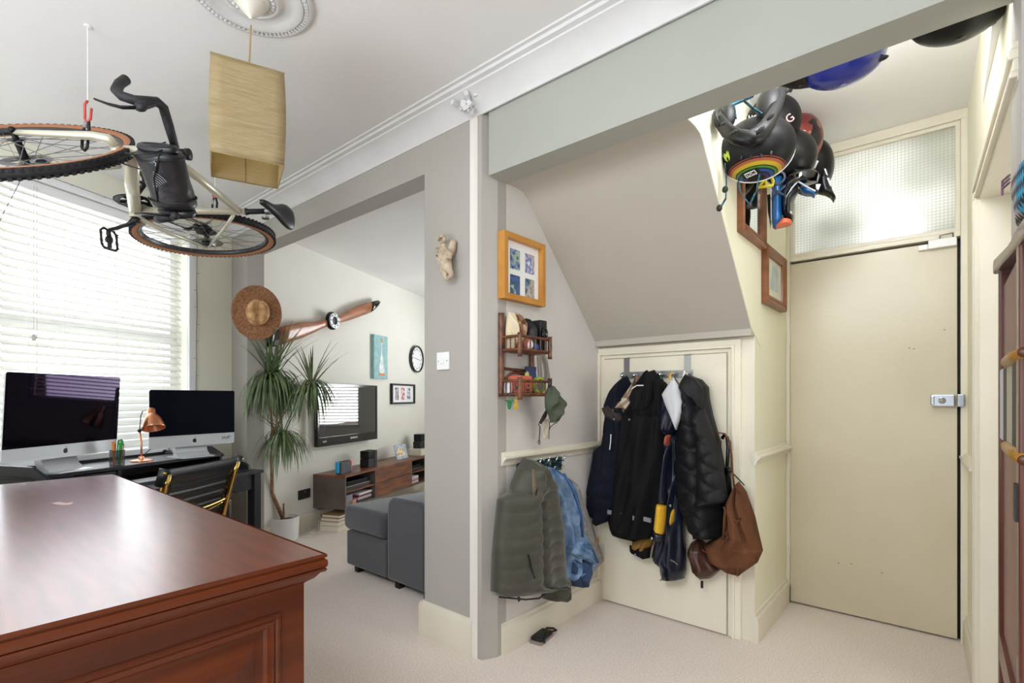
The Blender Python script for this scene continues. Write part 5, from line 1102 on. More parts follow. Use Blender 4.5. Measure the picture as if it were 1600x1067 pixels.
G['WHITE'] = [(-1.05, 1.303), (-1.015, 1.252), (-0.994, 1.165), (-1.015, 1.083), (-1.033, 1.038), (-1.059, 1.094), (-1.093, 1.164), (-1.111, 1.215), (-1.083, 1.253)]
G['RAINSLEEVE'] = [(-1.089, 0.959), (-1.067, 0.961), (-1.083, 0.813), (-1.089, 0.659), (-1.137, 0.653), (-1.116, 0.784)]
G['BAND'] = [(-1.137, 0.659), (-1.089, 0.655), (-1.093, 0.582), (-1.103, 0.504), (-1.153, 0.518)]
G['CUFF'] = [(-1.153, 0.518), (-1.092, 0.502), (-1.103, 0.465), (-1.157, 0.466)]
G['PATCH'] = [(-1.087, 1.011), (-1.063, 1.012), (-1.07, 0.958), (-1.093, 0.959)]
G['PUFFER'] = [(-1.003, 1.313), (-0.945, 1.29), (-0.912, 1.252), (-0.908, 1.196), (-0.89, 1.109), (-0.859, 1.0), (-0.829, 0.831), (-0.808, 0.7), (-0.824, 0.674), (-0.829, 0.515), (-0.977, 0.491), (-1.003, 0.522), (-1.082, 0.703), (-1.089, 0.91), (-1.062, 1.066), (-1.049, 1.234), (-1.042, 1.273)]
G['PSLEEVE'] = [(-0.963, 1.146), (-0.901, 1.147), (-0.865, 1.052), (-0.824, 0.946), (-0.803, 0.806), (-0.787, 0.708), (-0.95, 0.655), (-0.938, 0.779), (-0.938, 0.963)]
G['SUEDE'] = [(-0.774, 0.792), (-0.74, 0.746), (-0.701, 0.634), (-0.666, 0.476), (-0.69, 0.413), (-0.757, 0.351), (-0.85, 0.354), (-0.917, 0.402), (-0.935, 0.46), (-0.886, 0.5), (-0.826, 0.541), (-0.826, 0.675), (-0.797, 0.751)]
G['LEATHER'] = [(-0.972, 0.485), (-0.934, 0.454), (-0.897, 0.386), (-0.86, 0.344), (-0.909, 0.29), (-0.959, 0.278), (-1.004, 0.313), (-1.03, 0.397), (-1.011, 0.452)]
G['HELDBLACK'] = [(-1.164, 1.302), (-1.129, 1.255), (-1.095, 1.077), (-1.136, 1.01), (-1.207, 1.101), (-1.192, 1.236)]
G['GILET'] = [(1.889, 0.914), (1.939, 0.892), (1.99, 0.845), (2.098, 0.752), (2.165, 0.545), (2.178, 0.388), (2.174, 0.234), (2.14, 0.173), (2.043, 0.194), (2.025, 0.26), (1.939, 0.285), (1.84, 0.283), (1.682, 0.318), (1.661, 0.345), (1.668, 0.508), (1.689, 0.655), (1.704, 0.747), (1.786, 0.772), (1.801, 0.806), (1.84, 0.866)]
G['DENIM'] = [(2.093, 0.85), (2.244, 0.764), (2.322, 0.651), (2.358, 0.505), (2.413, 0.423), (2.516, 0.304), (2.447, 0.272), (2.348, 0.274), (2.305, 0.227), (2.224, 0.238), (2.204, 0.445), (2.146, 0.677), (2.089, 0.794)]
G['SHERPA'] = [(2.268, 0.781), (2.341, 0.743), (2.53, 0.492), (2.681, 0.24), (2.602, 0.24), (2.53, 0.196), (2.394, 0.202), (2.248, 0.201), (2.248, 0.544)]
G['TEAL'] = [(2.044, 0.267), (2.107, 0.249), (2.098, 0.203), (2.017, 0.24)]
G['DARKHEM'] = [(2.238, 0.367), (2.429, 0.31), (2.44, 0.272), (2.363, 0.232), (2.357, 0.17), (2.269, 0.2), (2.238, 0.277)]
def seam(v, p, k=.5): return abs(math.sin(PI*v/p))**k
def folds(n, amp, ph=0, sl=3):
    return lambda t, v, u: 1+amp*math.sin(2*PI*n*t+ph+sl*v*4)*min(1, .5+t)+amp*.5*math.sin(2*PI*(n*1.7)*t+ph*2-sl*v*7)
# ------- low hook rail in the alcove
hr = thing('coat_hook_rail', 'dark teal patterned hook rail with metal hooks under the alcove rail', 'coat rack', (XA, 2.08, .85))
b = B(); box(b, (XA, 1.895, .815), (XA+.012, 2.26, .885)); obj('backplate', b, cells('tealprint', ['#1e3438', '#1e3438', '#46686c', '#10181c', '#8aa8a0'], 60, .45), hr)
for k in range(5):
    y = 1.94+.07*k; b = B(); tube(b, [(XA+.012, y, .865), (XA+.05, y, .87), (XA+.062, y, .895)], .004, 8); ell(b, (XA+.062, y, .898), (.007, .007, .007)); tube(b, [(XA+.012, y, .845), (XA+.035, y, .825), (XA+.045, y, .84)], .004, 8); ell(b, (XA+.045, y, .842), (.006, .006, .006)); obj('hook', b, 'chrome', hr, smooth=True)
def wallcloth(name, poly, d0, D, m, parent, fold, nz=46, nu=34, f=None, **k):
    b = B(); relief(b, poly, f, d0, D, fold, nz, nu, .02, **k); return obj(name, b, m, parent, smooth=True)
fx = lambda u, v, w: V((XA+w, u, v))
olive = mat('olive_quilt', '#403e30', .6, col2='#353328', nscale=8, bump=.4, bscale=60, sheen=.3)
t = thing('quilted_gilet', 'olive green quilted gilet on the low alcove hook rail', 'gilet', (XA+.05, 1.93, .87))
def gf(t_, v, u):
    c = abs(t_-.5); lap = -.30*math.exp(-((t_-.47)/.045)**2) if v < .72 else 0
    return 1+.10*seam(v+.10*abs(t_-.5)+.03*math.sin(6*t_), .062)+lap+.10*math.sin(2*PI*2.2*t_+1+3*v)
wallcloth('gilet_body', G['GILET'], .045, .12, olive, t, gf, 90, 44, fx, taper=.05, pw=.42)
b = B(); tube(b, [V((XA+.135, 1.855, .87)), V((XA+.155, 1.84, .80)), V((XA+.16, 1.83, .75))], [.012, .018, .01], 8, flat=.4); tube(b, [V((XA+.165, 1.85, .77)), V((XA+.17, 1.845, .60)), V((XA+.168, 1.86, .42)), V((XA+.15, 1.87, .31))], .004, 6); obj('collar', b, mat('olive_trim', '#6a5c48', .7), t, smooth=True)
b = B(); relief(b, [(1.825, .775), (1.855, .79), (1.868, .72), (1.862, .64), (1.84, .62), (1.83, .68)], fx, .158, .012, None, 10, 8, .004); obj('lining', b, mat('navy_lining', '#10121e', .6), t, smooth=True)
b = B(); tube(b, [V((XA+.07, 1.69, .316)), V((XA+.15, 1.78, .298)), V((XA+.165, 1.86, .284)), V((XA+.15, 1.94, .283)), V((XA+.12, 2.02, .262))], .004, 6); obj('hem_binding', b, 'black', t)
b = B(); tube(b, [V((XA+.158, 1.79, .50)), V((XA+.165, 1.80, .44)), V((XA+.163, 1.83, .38)), V((XA+.158, 1.86, .36))], .004, 6); obj('pocket_seam', b, 'black', t)
b = B(); tube(b, [V((XA+.05, 1.845, .30)), V((XA+.055, 1.85, .245))], .008, 6, flat=.4); simple('dark_ribbon', b, mat('ribbon', '#203040', .6), 'dark blue ribbon end hanging below the olive gilet', 'ribbon')
den = mat('denim', '#88a4c2', .85, col2='#355a86', nscale=14, ndetail=7, bump=.9, bscale=70, lo=.38, hi=.66)
t = thing('denim_jacket', 'light blue denim jacket hanging between the olive gilet and grey fleece', 'jacket', (XA+.05, 2.2, .8))
wallcloth('jacket_body', G['DENIM'], .045, .065, den, t, lambda t_, v, u: 1+.28*math.sin(2*PI*2.6*t_+1+9*v)+.16*math.sin(2*PI*5*t_-23*v)+.12*math.sin(47*v+9*t_), 80, 50, fx)
b = B(); relief(b, [(2.20, .40), (2.27, .44), (2.36, .43), (2.43, .34), (2.40, .29), (2.33, .33), (2.26, .36)], fx, .10, .045, folds(2, .2), 20, 18); obj('sleeve', b, den, t, smooth=True)
b = B(); tube(b, [V((XA+.13, 2.11, .82)), V((XA+.15, 2.17, .72)), V((XA+.155, 2.23, .60)), V((XA+.15, 2.25, .48))], .010, 8, flat=.5); tube(b, [V((XA+.145, 2.27, .435)), V((XA+.15, 2.34, .40)), V((XA+.145, 2.41, .31))], .007, 8); obj('placket', b, mat('denim_dark', '#3c608c', .8), t, smooth=True)
b = B(); box(b, (XA+.155, 2.36, .425), (XA+.158, 2.40, .445)); obj('leather_patch', b, mat('patch_tan', '#8a6040', .6), t)
t2 = wallcloth('dark_denim_garment', G['DARKHEM'], .03, .10, mat('dark_denim', '#26344c', .8, col2='#34466a', nscale=12), None, folds(3, .2, 2), 30, 24, fx); tag(t2, 'dark blue denim garment showing under the light denim jacket', 'garment')
sher = mat('sherpa', '#aaa7a4', .95, col2='#8c8986', nscale=70, ndetail=4, bump=1.5, bscale=130)
t2 = wallcloth('grey_fleece', G['SHERPA'], .012, .07, sher, None, folds(2, .10, 1), 40, 28, fx); tag(t2, 'fluffy grey fleece hanging furthest right on the low alcove hooks', 'fleece')
t2 = wallcloth('teal_garment', G['TEAL'], .02, .03, cells('tealcloth', ['#6a9a98', '#3c6c74', '#a8b8a0'], 40, .8), None, None, 10, 12, fx); tag(t2, 'teal patterned garment peeping out below the olive gilet', 'garment')

# ------- over-door hook rack and coats on the closet door
YW = YC-.022; fy = lambda u, v, w: V((u, YW-w, v))
hk = thing('over_door_rack', 'steel over-door rack with round-headed hooks on the closet door', 'coat rack', (-1.2, YW, 1.33))
b = B(); box(b, (-1.425, YW-.010, 1.308), (-1.015, YW-.004, 1.345)); obj('rack_bar', b, 'steel', hk, bevel=.001)
for x in (-1.415, -1.062): b = B(); box(b, (x, YW-.005, 1.31), (x+.034, YW-.001, 1.424)); box(b, (x, YW-.005, 1.4225), (x+.034, YW+.03, 1.4245)); obj('rack_strap', b, 'steel', hk)
HX = [-1.405, -1.33, -1.255, -1.18, -1.112, -1.036]
for x in HX:
    b = B(); tube(b, [(x, YW-.01, 1.325), (x, YW-.045, 1.325)], .005, 8); lathe(b, [(.004, .040), (.012, .044), (.013, .050), (.008, .056), (0, .057)], 14, lambda p, x=x: V((x+p.x, YW-p.z, 1.325+p.y))); tube(b, [(x, YW-.01, 1.312), (x, YW-.03, 1.302), (x, YW-.036, 1.312)], .004, 6); obj('hook', b, 'chrome', hk, smooth=True)
navy = mat('navy_nylon', '#0b1122', .8, col2='#090d1a', nscale=6, bump=.5, bscale=30, spec=.25)
blackc = mat('black_nylon', '#08080b', .8, col2='#08080b', nscale=6, bump=.5, bscale=25, spec=.25)
t = thing('navy_jacket', 'dark navy padded jacket furthest left on the closet door', 'jacket', (-1.44, YW-.05, 1.3))
wallcloth('jacket_body', G['NAVY'], .04, .11, navy, t, lambda t_, v, u: 1+.08*seam(v, .09)+.10*math.sin(2*PI*2*t_+v*5), 60, 34, fy)
b = B(); relief(b, [(-1.545, .90), (-1.47, .95), (-1.44, .80), (-1.45, .60), (-1.53, .50), (-1.595, .53), (-1.600, .66)], fy, .10, .06, lambda t_, v, u: 1+.12*seam(v, .07), 34, 20); obj('sleeve', b, navy, t, smooth=True)
t = thing('camouflage_lining_hood', 'brown hood with beige patterned lining left of the black coat', 'hood', (-1.36, YW-.08, 1.3))
wallcloth('hood_lining', G['CAMO'], .10, .05, cells('camo', ['#b09a80', '#8c7460', '#d0c0a8', '#5c4c40'], 22, .8), t, folds(2, .2), 30, 22, fy)
b = B(); relief(b, [(-1.484, 1.14), (-1.44, 1.155), (-1.36, 1.115), (-1.34, 1.075), (-1.39, 1.062), (-1.46, 1.095)], fy, .14, .03, folds(1.5, .2), 14, 18); obj('hood_brim', b, mat('hood_brown', '#2c2420', .75), t, smooth=True)
t = thing('black_hooded_jacket', 'long black hooded jacket with pale reflective tabs in the middle of the door', 'jacket', (-1.28, YW-.1, 1.33))
def bf(t_, v, u): return 1+.13*math.sin(2*PI*2.4*t_+1+1.2*v*4)+.07*math.sin(2*PI*4.3*t_-v*9)-.12*math.exp(-((v-1.10)/.012)**2)
wallcloth('jacket_body', G['BLACK'], .06, .13, blackc, t, bf, 70, 44, fy)
b = B(); relief(b, [(-1.265, 1.27), (-1.20, 1.345), (-1.155, 1.29), (-1.16, 1.19), (-1.20, 1.11), (-1.27, 1.12), (-1.30, 1.20)], fy, .155, .06, folds(2, .18, 1), 30, 24); obj('hood', b, blackc, t, smooth=True)
refl = mat('reflective_grey', '#84868c', .4)
for x0, x1, z, d_ in ((-1.425, -1.34, .560, .176), (-1.262, -1.245, .556, .197), (-1.215, -1.175, .553, .168)):
    b = B(); prism(b, [(x0, z), (x1, z-.004), (x1, z+.018), (x0, z+.022)], fy, d_-.012, d_); obj('reflective_tab', b, refl, t)
b = B(); tube(b, [V((-1.405, YW-.185, .915)), V((-1.398, YW-.187, .96)), V((-1.396, YW-.187, 1.0))], .0025, 5); tube(b, [V((-1.255, YW-.222, 1.245)), V((-1.225, YW-.224, 1.262)), V((-1.19, YW-.218, 1.262))], .003, 5); obj('reflective_piping', b, 'white', t)
b = B()
for x in (-1.375, -1.285): ell(b, (x, YW-.19, 1.083), (.006, .004, .006))
obj('snap_button', b, 'steel', t)
t2 = wallcloth('dark_hanging_coat', G['HELDBLACK'], .05, .07, blackc, None, folds(2, .15), 30, 22, fy); tag(t2, 'black coat on a green loop behind the yellow-banded raincoat', 'coat')
b = B(); tube(b, [V((-1.178, YW-.04, 1.33)), V((-1.172, YW-.05, 1.30)), V((-1.185, YW-.05, 1.305)), V((-1.184, YW-.04, 1.33))], .0035, 6); obj('green_loop', b, mat('green_loop', '#1f6a3c', .6), t2)
tanm = mat('mustard', '#8a6428', .75)
t = thing('mustard_garment', 'mustard garment with black cuffs hanging below the black jacket', 'garment', (-1.27, YW-.05, .4))
wallcloth('garment_body', G['TAN'], .05, .06, tanm, t, folds(2, .15), 16, 20, fy)
b = B(); relief(b, [(-1.345, .385), (-1.24, .365), (-1.215, .40), (-1.222, .335), (-1.255, .325), (-1.34, .345)], fy, .075, .045, None, 12, 16, .02); obj('cuff', b, blackc, t, smooth=True); b = B(); ell(b, (-1.285, YW-.125, .352), (.007, .004, .007)); obj('snap_button', b, 'steel', t)
rub = mat('navy_rubber', '#161b2c', .35, coat=.2, bump=.2, bscale=20); yel = mat('yellow_rubber', '#d8a82c', .4)
t = thing('child_raincoat', 'navy rubber raincoat with yellow sleeve band and white hood lining', 'raincoat', (-1.09, YW-.12, 1.3))
wallcloth('coat_body', G['RAINBODY'], .05, .09, rub, t, folds(2.5, .16, .5, 2), 60, 34, fy)
wallcloth('hood', G['RAINHOOD'], .11, .07, rub, t, folds(1.5, .12), 36, 26, fy)
wallcloth('hood_lining', G['WHITE'], .175, .035, mat('white_lining', '#c9cace', .6, bump=.3, bscale=30), t, lambda t_, v, u: .75+.35*abs(t_-.45), 30, 20, fy)
sl = wallcloth('sleeve', G['RAINSLEEVE'], .165, .045, rub, t, None, 24, 16, fy)
wallcloth('yellow_band', G['BAND'], .165, .052, yel, t, None, 14, 16, fy, taper=.012); wallcloth('cuff', G['CUFF'], .165, .052, rub, t, None, 8, 16, fy, taper=.01)
wallcloth('red_patch', G['PATCH'], .17, .045, mat('brick_red', '#a04c3c', .6), t, None, 8, 12, fy, taper=.01)
b = B(); relief(b, [(-1.09, .62), (-1.065, .63), (-1.07, .56), (-1.09, .53)], fy, .10, .05, None, 10, 10); obj('yellow_band', b, yel, t, smooth=True)
b = B(); ell(b, (-1.145, YW-.218, .485), (.007, .004, .007)); tube(b, [V((-1.10, YW-.135, .372)), V((-1.06, YW-.14, .366)), V((-1.045, YW-.13, .352))], .003, 5); obj('snap_button', b, 'chrome', t)
b = B(); tube(b, [V((-1.06, YW-.20, 1.295)), V((-1.085, YW-.12, 1.32)), V((-1.11, YW-.045, 1.335)), V((-1.095, YW-.12, 1.315)), V((-1.05, YW-.20, 1.295))], .005, 6); obj('yellow_loop', b, yel, t)
puf = mat('black_puffer', '#101015', .6, col2='#0b0b0f', nscale=6, bump=.3, bscale=40, spec=.35)
t = thing('black_puffer_coat', 'large black quilted puffer coat furthest right on the closet door', 'coat', (-1.0, YW-.1, 1.3))
def qf(t_, v, u): return .88+.20*(abs(math.sin(PI*(v+.55*u)/.105))*abs(math.sin(PI*(v-.55*u)/.105)))**.35+.07*math.sin(2*PI*1.6*t_+3*v)
wallcloth('coat_body', G['PUFFER'], .06, .13, puf, t, qf, 110, 60, fy)
wallcloth('sleeve', G['PSLEEVE'], .15, .09, puf, t, lambda t_, v, u: .85+.22*(abs(math.sin(PI*(v+.6*u)/.09))*abs(math.sin(PI*(v-.6*u)/.09)))**.35, 70, 40, fy)
b = B(); relief(b, [(-1.035, 1.25), (-1.0, 1.315), (-.945, 1.295), (-.91, 1.25), (-.905, 1.19), (-.925, 1.15), (-.965, 1.20), (-1.01, 1.21)], fy, .15, .06, lambda t_, v, u: .9+.2*math.sin(7*t_+v*30), 26, 26); obj('hood', b, puf, t, smooth=True)
b = B(); tube(b, [V((-1.03, YW-.05, 1.32)), V((-1.03, YW-.08, 1.335)), V((-1.02, YW-.12, 1.30))], .005, 6); obj('loop', b, 'white', t); b = B(); ell(b, (-1.055, YW-.20, .66), (.007, .004, .007)); obj('snap_button', b, 'steel', t)
sue = mat('tan_suede', '#6e4730', .95, col2='#523420', nscale=5, ndetail=6, bump=.8, bscale=50, spec=.2)
t = thing('suede_bag', 'slouchy tan suede shoulder bag hanging at the right of the coats', 'bag', (-.82, YW-.1, .8))
wallcloth('bag_body', G['SUEDE'], .04, .15, sue, t, lambda t_, v, u: 1+.16*math.sin(2*PI*2.3*t_+2+v*9)*max(0, min(1, (v-.36)/.2))+.10*math.sin(2*PI*4.6*t_+v*18)*max(0, min(1, (v-.45)/.2))+.04*math.sin(40*v+12*t_), 80, 60, fy, taper=.09)
b = B(); P4 = [onY(*(900+x/2.54, 520+y/2.54), YW-.10) for x, y in ((628, 610), (622, 560), (618, 500), (610, 430), (590, 400), (560, 395), (550, 420))]; tube(b, P4, .010, 8, flat=.35); obj('shoulder_strap', b, sue, t, smooth=True)
b = B(); P4 = [onY(*(900+x/2.54, 520+y/2.54), YW-.18) for x, y in ((585, 690), (600, 720), (640, 750), (655, 735), (630, 760), (590, 800))]; tube(b, P4, .004, 6)
tube(b, [onY(900+(590+4*k)/2.54, 520+(690)/2.54, YW-.16) for k in range(2)]+[onY(900+585/2.54, 520+820/2.54, YW-.15)], .008, 6); tube(b, [onY(900+x/2.54, 520+y/2.54, YW-.13) for x, y in ((628, 600), (645, 625), (660, 640))], .004, 6); obj('tassel_cord', b, sue, t, smooth=True)
b = B(); tube(b, [onY(900+x/2.54, 520+y/2.54, YW-.155) for x, y in ((500, 860), (560, 900), (640, 925), (710, 900))], .0022, 5); tube(b, [onY(900+x/2.54, 520+y/2.54, YW-.16) for x, y in ((640, 925), (640, 968))], .0022, 5); obj('seam', b, mat('suede_seam', '#6a4022', .9), t)
t = thing('leather_bag', 'dark brown leather bag hanging behind the suede bag', 'bag', (-.95, YW-.06, .45))
wallcloth('bag_body', G['LEATHER'], .03, .09, mat('dark_leather', '#4c2c22', .4, col2='#3c2018', nscale=10, bump=.3), t, folds(1.5, .1), 30, 26, fy)
b = B(); tube(b, [onY(900+x/2.54, 520+y/2.54, YW-.06) for x, y in ((500, 985), (500, 1012))], .007, 6); obj('strap_end', b, 'black', t)
b = B(); tube(b, [onY(900+x/2.54, 520+y/2.54, YW-.05) for x, y in ((575, 700), (572, 600), (570, 500), (575, 430), (562, 412))], .010, 8, flat=.4); simple('brown_leather_strap', b, mat('strap_brown', '#6a4030', .5), 'brown leather bag strap looped behind the suede bag strap', 'strap', smooth=True)
t = thing('folded_umbrella', 'black curved umbrella handle and strap behind the suede bag strap', 'umbrella', (-.83, YW-.06, .95))
b = B(); tube(b, [onY(900+x/2.54, 520+y/2.54, YW-.075) for x, y in ((598, 560), (602, 500), (604, 450), (600, 415), (588, 405), (580, 420))], .009, 10); obj('crook_handle', b, 'black_gloss', t, smooth=True)
b = B(); tube(b, [onY(900+x/2.54, 520+y/2.54, YW-.06) for x, y in ((598, 540), (600, 620), (596, 700))], [.012, .022, .016], 10); obj('furled_canopy', b, blackc, t, smooth=True)
b = B(); tube(b, [onY(900+x/2.54, 520+y/2.54, YW-.09) for x, y in ((595, 530), (625, 560), (645, 580), (668, 605))], .007, 6, flat=.4); ell(b, onY(900+610/2.54, 520+545/2.54, YW-.09), (.016, .01, .014)); obj('strap_clip', b, 'black', t)

# ================================================================== HALL PICTURES
redw = mat('red_wood', '#8c5430', .4, col2='#74421f', nscale=5, stretch=(1, 1, 4), coat=.2)
FH_ = lambda u, v, w: V((XH+w, u, v))
def hframe(name, label, u0, u1, v0, v1, inner, cat, art):
    t = thing(name, label, cat, (XH, (u0+u1)/2, v0)); b = B()
    rings(b, [(u0, u1, v0, v1, .001), (u0, u1, v0, v1, .030), (u0+.008, u1-.008, v0+.008, v1-.008, .036), (u0+.03, u1-.03, v0+.03, v1-.03, .026), (u0+.034, u1-.034, v0+.034, v1-.034, .030), (u0+.048, u1-.048, v0+.048, v1-.048, .024), (u0+.05, u1-.05, v0+.05, v1-.05, .012)], FH_, cap_end=False)
    obj('frame', b, redw, t)
    b = B(); prism(b, [(u0+.05, v0+.05), (u1-.05, v0+.05), (u1-.05, v1-.05), (u0+.05, v1-.05)], FH_, .002, .014); obj('glazing', b, inner, t)
    if art:
        b = B(); prism(b, [(u0+.11, v0+.09), (u1-.11, v0+.09), (u1-.11, v1-.07), (u0+.11, v1-.07)], FH_, .014, .0155); obj('print', b, art, t)
    return t
hframe('wall_mirror', 'red-brown framed mirror on the hall wall below the helmets', 2.389, 2.767, 1.94, 2.30, mat('mirror', '#c8ccc8', .03, 1), 'mirror', None)
hframe('framed_print', 'red-brown framed pale print nearest the front door', 2.79, 3.185, 1.678, 1.976, mat('printmat', '#d8d8c4', .3), 'picture', cells('blue_print', ['#d8dcd0', '#a8b4bc', '#c8d0cc', '#8898a4'], 6, .4, kind='noise'))

# ================================================================== HELMETS
def helm(name, label, c, crown, front, rx, ry, rz, shellm, parts_=True, vents=(), group=None, cut=-.25):
    crown = V(crown).normalized(); front = V(front); front = (front-crown*front.dot(crown)).normalized(); side = front.cross(crown)
    mt = basis(c, side, front, crown); t = thing(name, label, 'helmet', mtx=mt, group=group)
    def shell(s_, m, nme, parent, lo):
        b = B(); G_ = []; nr, n = 14, 40
        for j in range(nr+1):
            e = PI/2-(PI/2-lo)*j/nr; G_.append([b.verts.new((rx*s_*math.cos(e)*math.cos(a), ry*s_*math.cos(e)*math.sin(a), rz*s_*math.sin(e)*(1-.0*a)-(.02 if e < 0 else 0)*abs(math.sin(a)))) for a in [2*PI*k/n for k in range(n)]])
        for p, q in zip(G_, G_[1:]):
            for k in range(n): b.faces.new((p[k], p[(k+1) % n], q[(k+1) % n], q[k]))
        o = obj(nme, b, m, parent, smooth=True, wspace=False); so = o.modifiers.new('s', 'SOLIDIFY'); so.thickness = .004; return o
    sh = shell(1, shellm, 'shell', t, cut); shell(.93, 'black', 'padding', t, cut*.9)
    if vents:
        b = B()
        for a, e, L_, w_ in vents:
            d = V((math.cos(e)*math.cos(a), math.cos(e)*math.sin(a), math.sin(e))); ell(b, V((d.x*rx, d.y*ry, d.z*rz)), (w_, L_, w_*.8), M.Rotation(a-PI/2 if abs(e) < 1 else 0, 3, 'Z') if 0 else None, 10, 6)
        obj('vent', b, 'black', sh, wspace=False)
    return t, mt, sh
toC = (V((0, 0, 1.2)) - V((-.6, 2.2, 2.2))).normalized(); right = room(1, 0)
# rainbow striped skate helmet
rm = bpy.data.materials.new('rainbow_shell'); rm.use_nodes = True; nt = rm.node_tree; pb = nt.nodes['Principled BSDF']; pb.inputs['Roughness'].default_value = .45; pb.inputs['Specular IOR Level'].default_value = .25
tc = nt.nodes.new('ShaderNodeTexCoord'); sb = nt.nodes.new('ShaderNodeVectorMath'); sb.operation = 'DISTANCE'; sb.inputs[1].default_value = (0, .20, -.03); nt.links.new(tc.outputs['Object'], sb.inputs[0])
cr = nt.nodes.new('ShaderNodeValToRGB'); cr.color_ramp.interpolation = 'CONSTANT'; e = cr.color_ramp.elements
st = [(0, '#08080b'), (.085, '#3a2e60'), (.093, '#08080b'), (.096, '#2c528c'), (.107, '#08080b'), (.110, '#528434'), (.121, '#08080b'), (.124, '#b49c2c'), (.137, '#08080b'), (.140, '#a0583a'), (.151, '#08080b'), (.154, '#8a4434'), (.160, '#08080b')]
while len(e) < len(st): e.new(.9)
for i, (p, c) in enumerate(st): e[i].position = p; e[i].color = lin(c)
nt.links.new(sb.outputs['Value'], cr.inputs[0]); nt.links.new(cr.outputs[0], pb.inputs['Base Color'])
hc_ = at(1182, 232, 2.12)
t, mt, sh = helm('skate_helmet', 'round black skate helmet with rainbow stripes hanging front down on the hall wall', hc_, toC+Z*.55, V((0, 0, -1))+toC*.25, .146, .125, .115, rm, vents=[(PI/2+.5, .75, .012, .006), (PI/2+.15, .80, .012, .006), (PI/2-.2, .80, .012, .006), (PI/2-.55, .75, .012, .006)])
b = B(); tube(b, [(.146*math.cos(a)*.972, .125*math.sin(a)*.972, -.030-.018*abs(math.sin(a))) for a in [2*PI*k/40 for k in range(40)]], .0035, 6, closed=True); obj('rim_trim', b, 'white', t, wspace=False, smooth=True)
def surf(a, e, k=1.02): return V((.146*math.cos(e)*math.cos(a)*k, .125*math.cos(e)*math.sin(a)*k, .115*math.sin(e)*k))
p = surf(PI/2-.15, .22, 1.03); nrm = V((p.x/.146**2, p.y/.125**2, p.z/.115**2)).normalized(); upv = (V((0, -1, 0))-nrm*V((0, -1, 0)).dot(nrm)).normalized(); xr = upv.cross(nrm)
bm_ = basis(mt @ p, mt.to_3x3() @ xr, mt.to_3x3() @ upv, mt.to_3x3() @ nrm)
b = B(); cbox(b, (0, 0, -.001), (.070, .030, .003)); b.transform(bm_); obj('badge', b, 'black', t)
b = B(); frame4(b, lambda u, v, w: V((u, v, w)), -.022, .022, -.012, .012, .003, 0, .002); b.transform(bm_); obj('badge_border', b, 'white', t); text('badge_lettering', 'DC', .022, bm_, 'white', t)
p = surf(PI/2-1.05, .55, 1.01); nrm = V((p.x/.146**2, p.y/.125**2, p.z/.115**2)).normalized(); upv = (V((0, -1, 0))-nrm*V((0, -1, 0)).dot(nrm)).normalized(); xr = upv.cross(nrm)
b = B(); prism(b, [(-.016, .018), (-.008, .008), (-.010, .022), (0, .012), (.010, .022), (.008, .008), (.016, .018), (.012, -.008), (.004, -.018), (.005, -.004), (0, .002), (-.005, -.004), (-.004, -.018), (-.012, -.008)], lambda u, v, w: V((u, v, w)), 0, .0015); b.transform(basis(mt @ p, mt.to_3x3() @ xr, mt.to_3x3() @ upv, mt.to_3x3() @ nrm)); obj('claw_sticker', b, mat('lime_sticker', '#a8c040', .5), t)
tealS = cells('teal_strap', ['#164c5e', '#0c1418', '#1e6478', '#123c4a'], 90, .7)
b = B(); dS = 2.08
tube(b, [at(1152, 272, dS), at(1157, 300, dS), at(1170, 318, dS)], .007, 6, flat=.3); tube(b, [at(1187, 272, dS), at(1182, 298, dS), at(1172, 318, dS)], .007, 6, flat=.3); tube(b, [at(1133, 255, dS), at(1135, 285, dS), at(1134, 310, dS), at(1126, 324, dS)], .007, 6, flat=.3); obj('chin_strap', b, tealS, t)
b = B()
for x, y in ((1171, 322), (1133, 296), (1124, 325)): ell(b, at(x, y, dS), (.012, .009, .014))
obj('strap_buckle', b, 'black', t)
# glossy black U-shaped chin guard helmet above it
gb = mat('gloss_black_shell', '#08080a', .32, coat=0, spec=.35)
t = thing('chin_guard_helmet', 'glossy black helmet hanging upside down above the rainbow helmet', 'helmet', at(1170, 180, 1.98), group='helmets on the hall wall')
b = B(); P5 = [(1121, 172), (1126, 190), (1137, 205), (1152, 214), (1170, 217), (1186, 210), (1199, 195), (1209, 176), (1217, 155), (1224, 136)]
tube(b, [at(x, y, 1.93+.10*abs((i-4.5)/4.5)) for i, (x, y) in enumerate(P5)], [.018, .024, .027, .029, .031, .031, .028, .025, .022, .016], 14, flat=.55, up=toC); obj('guard_shell', b, gb, t, smooth=True)
b = B()
for x, y, r in ((1146, 207, .012), (1188, 203, .014), (1204, 182, .014), (1130, 193, .009)): ell(b, at(x, y, 1.915), (r*1.2, r*.5, r*.6), M.Rotation(R(-20 if x < 1170 else -130+90), 3, 'Y'))
obj('vent', b, 'black', t, smooth=True)
b = B(); ell(b, at(1200, 163, 2.03), (.045, .035, .065), M.Rotation(R(12), 3, 'Y')); ell(b, at(1135, 182, 2.03), (.035, .035, .055)); tube(b, [at(1122, 172, 2.0), at(1117, 180, 2.0), at(1124, 196, 2.0)], .008, 8); ell(b, at(1228, 140, 2.04), (.014, .012, .016)); tube(b, [at(1226, 140, 2.04), at(1237, 141, 2.04)], .008, 8); tube(b, [at(1224, 145, 2.04), at(1223, 160, 2.04)], .006, 6); obj('padding', b, 'black', t, smooth=True)
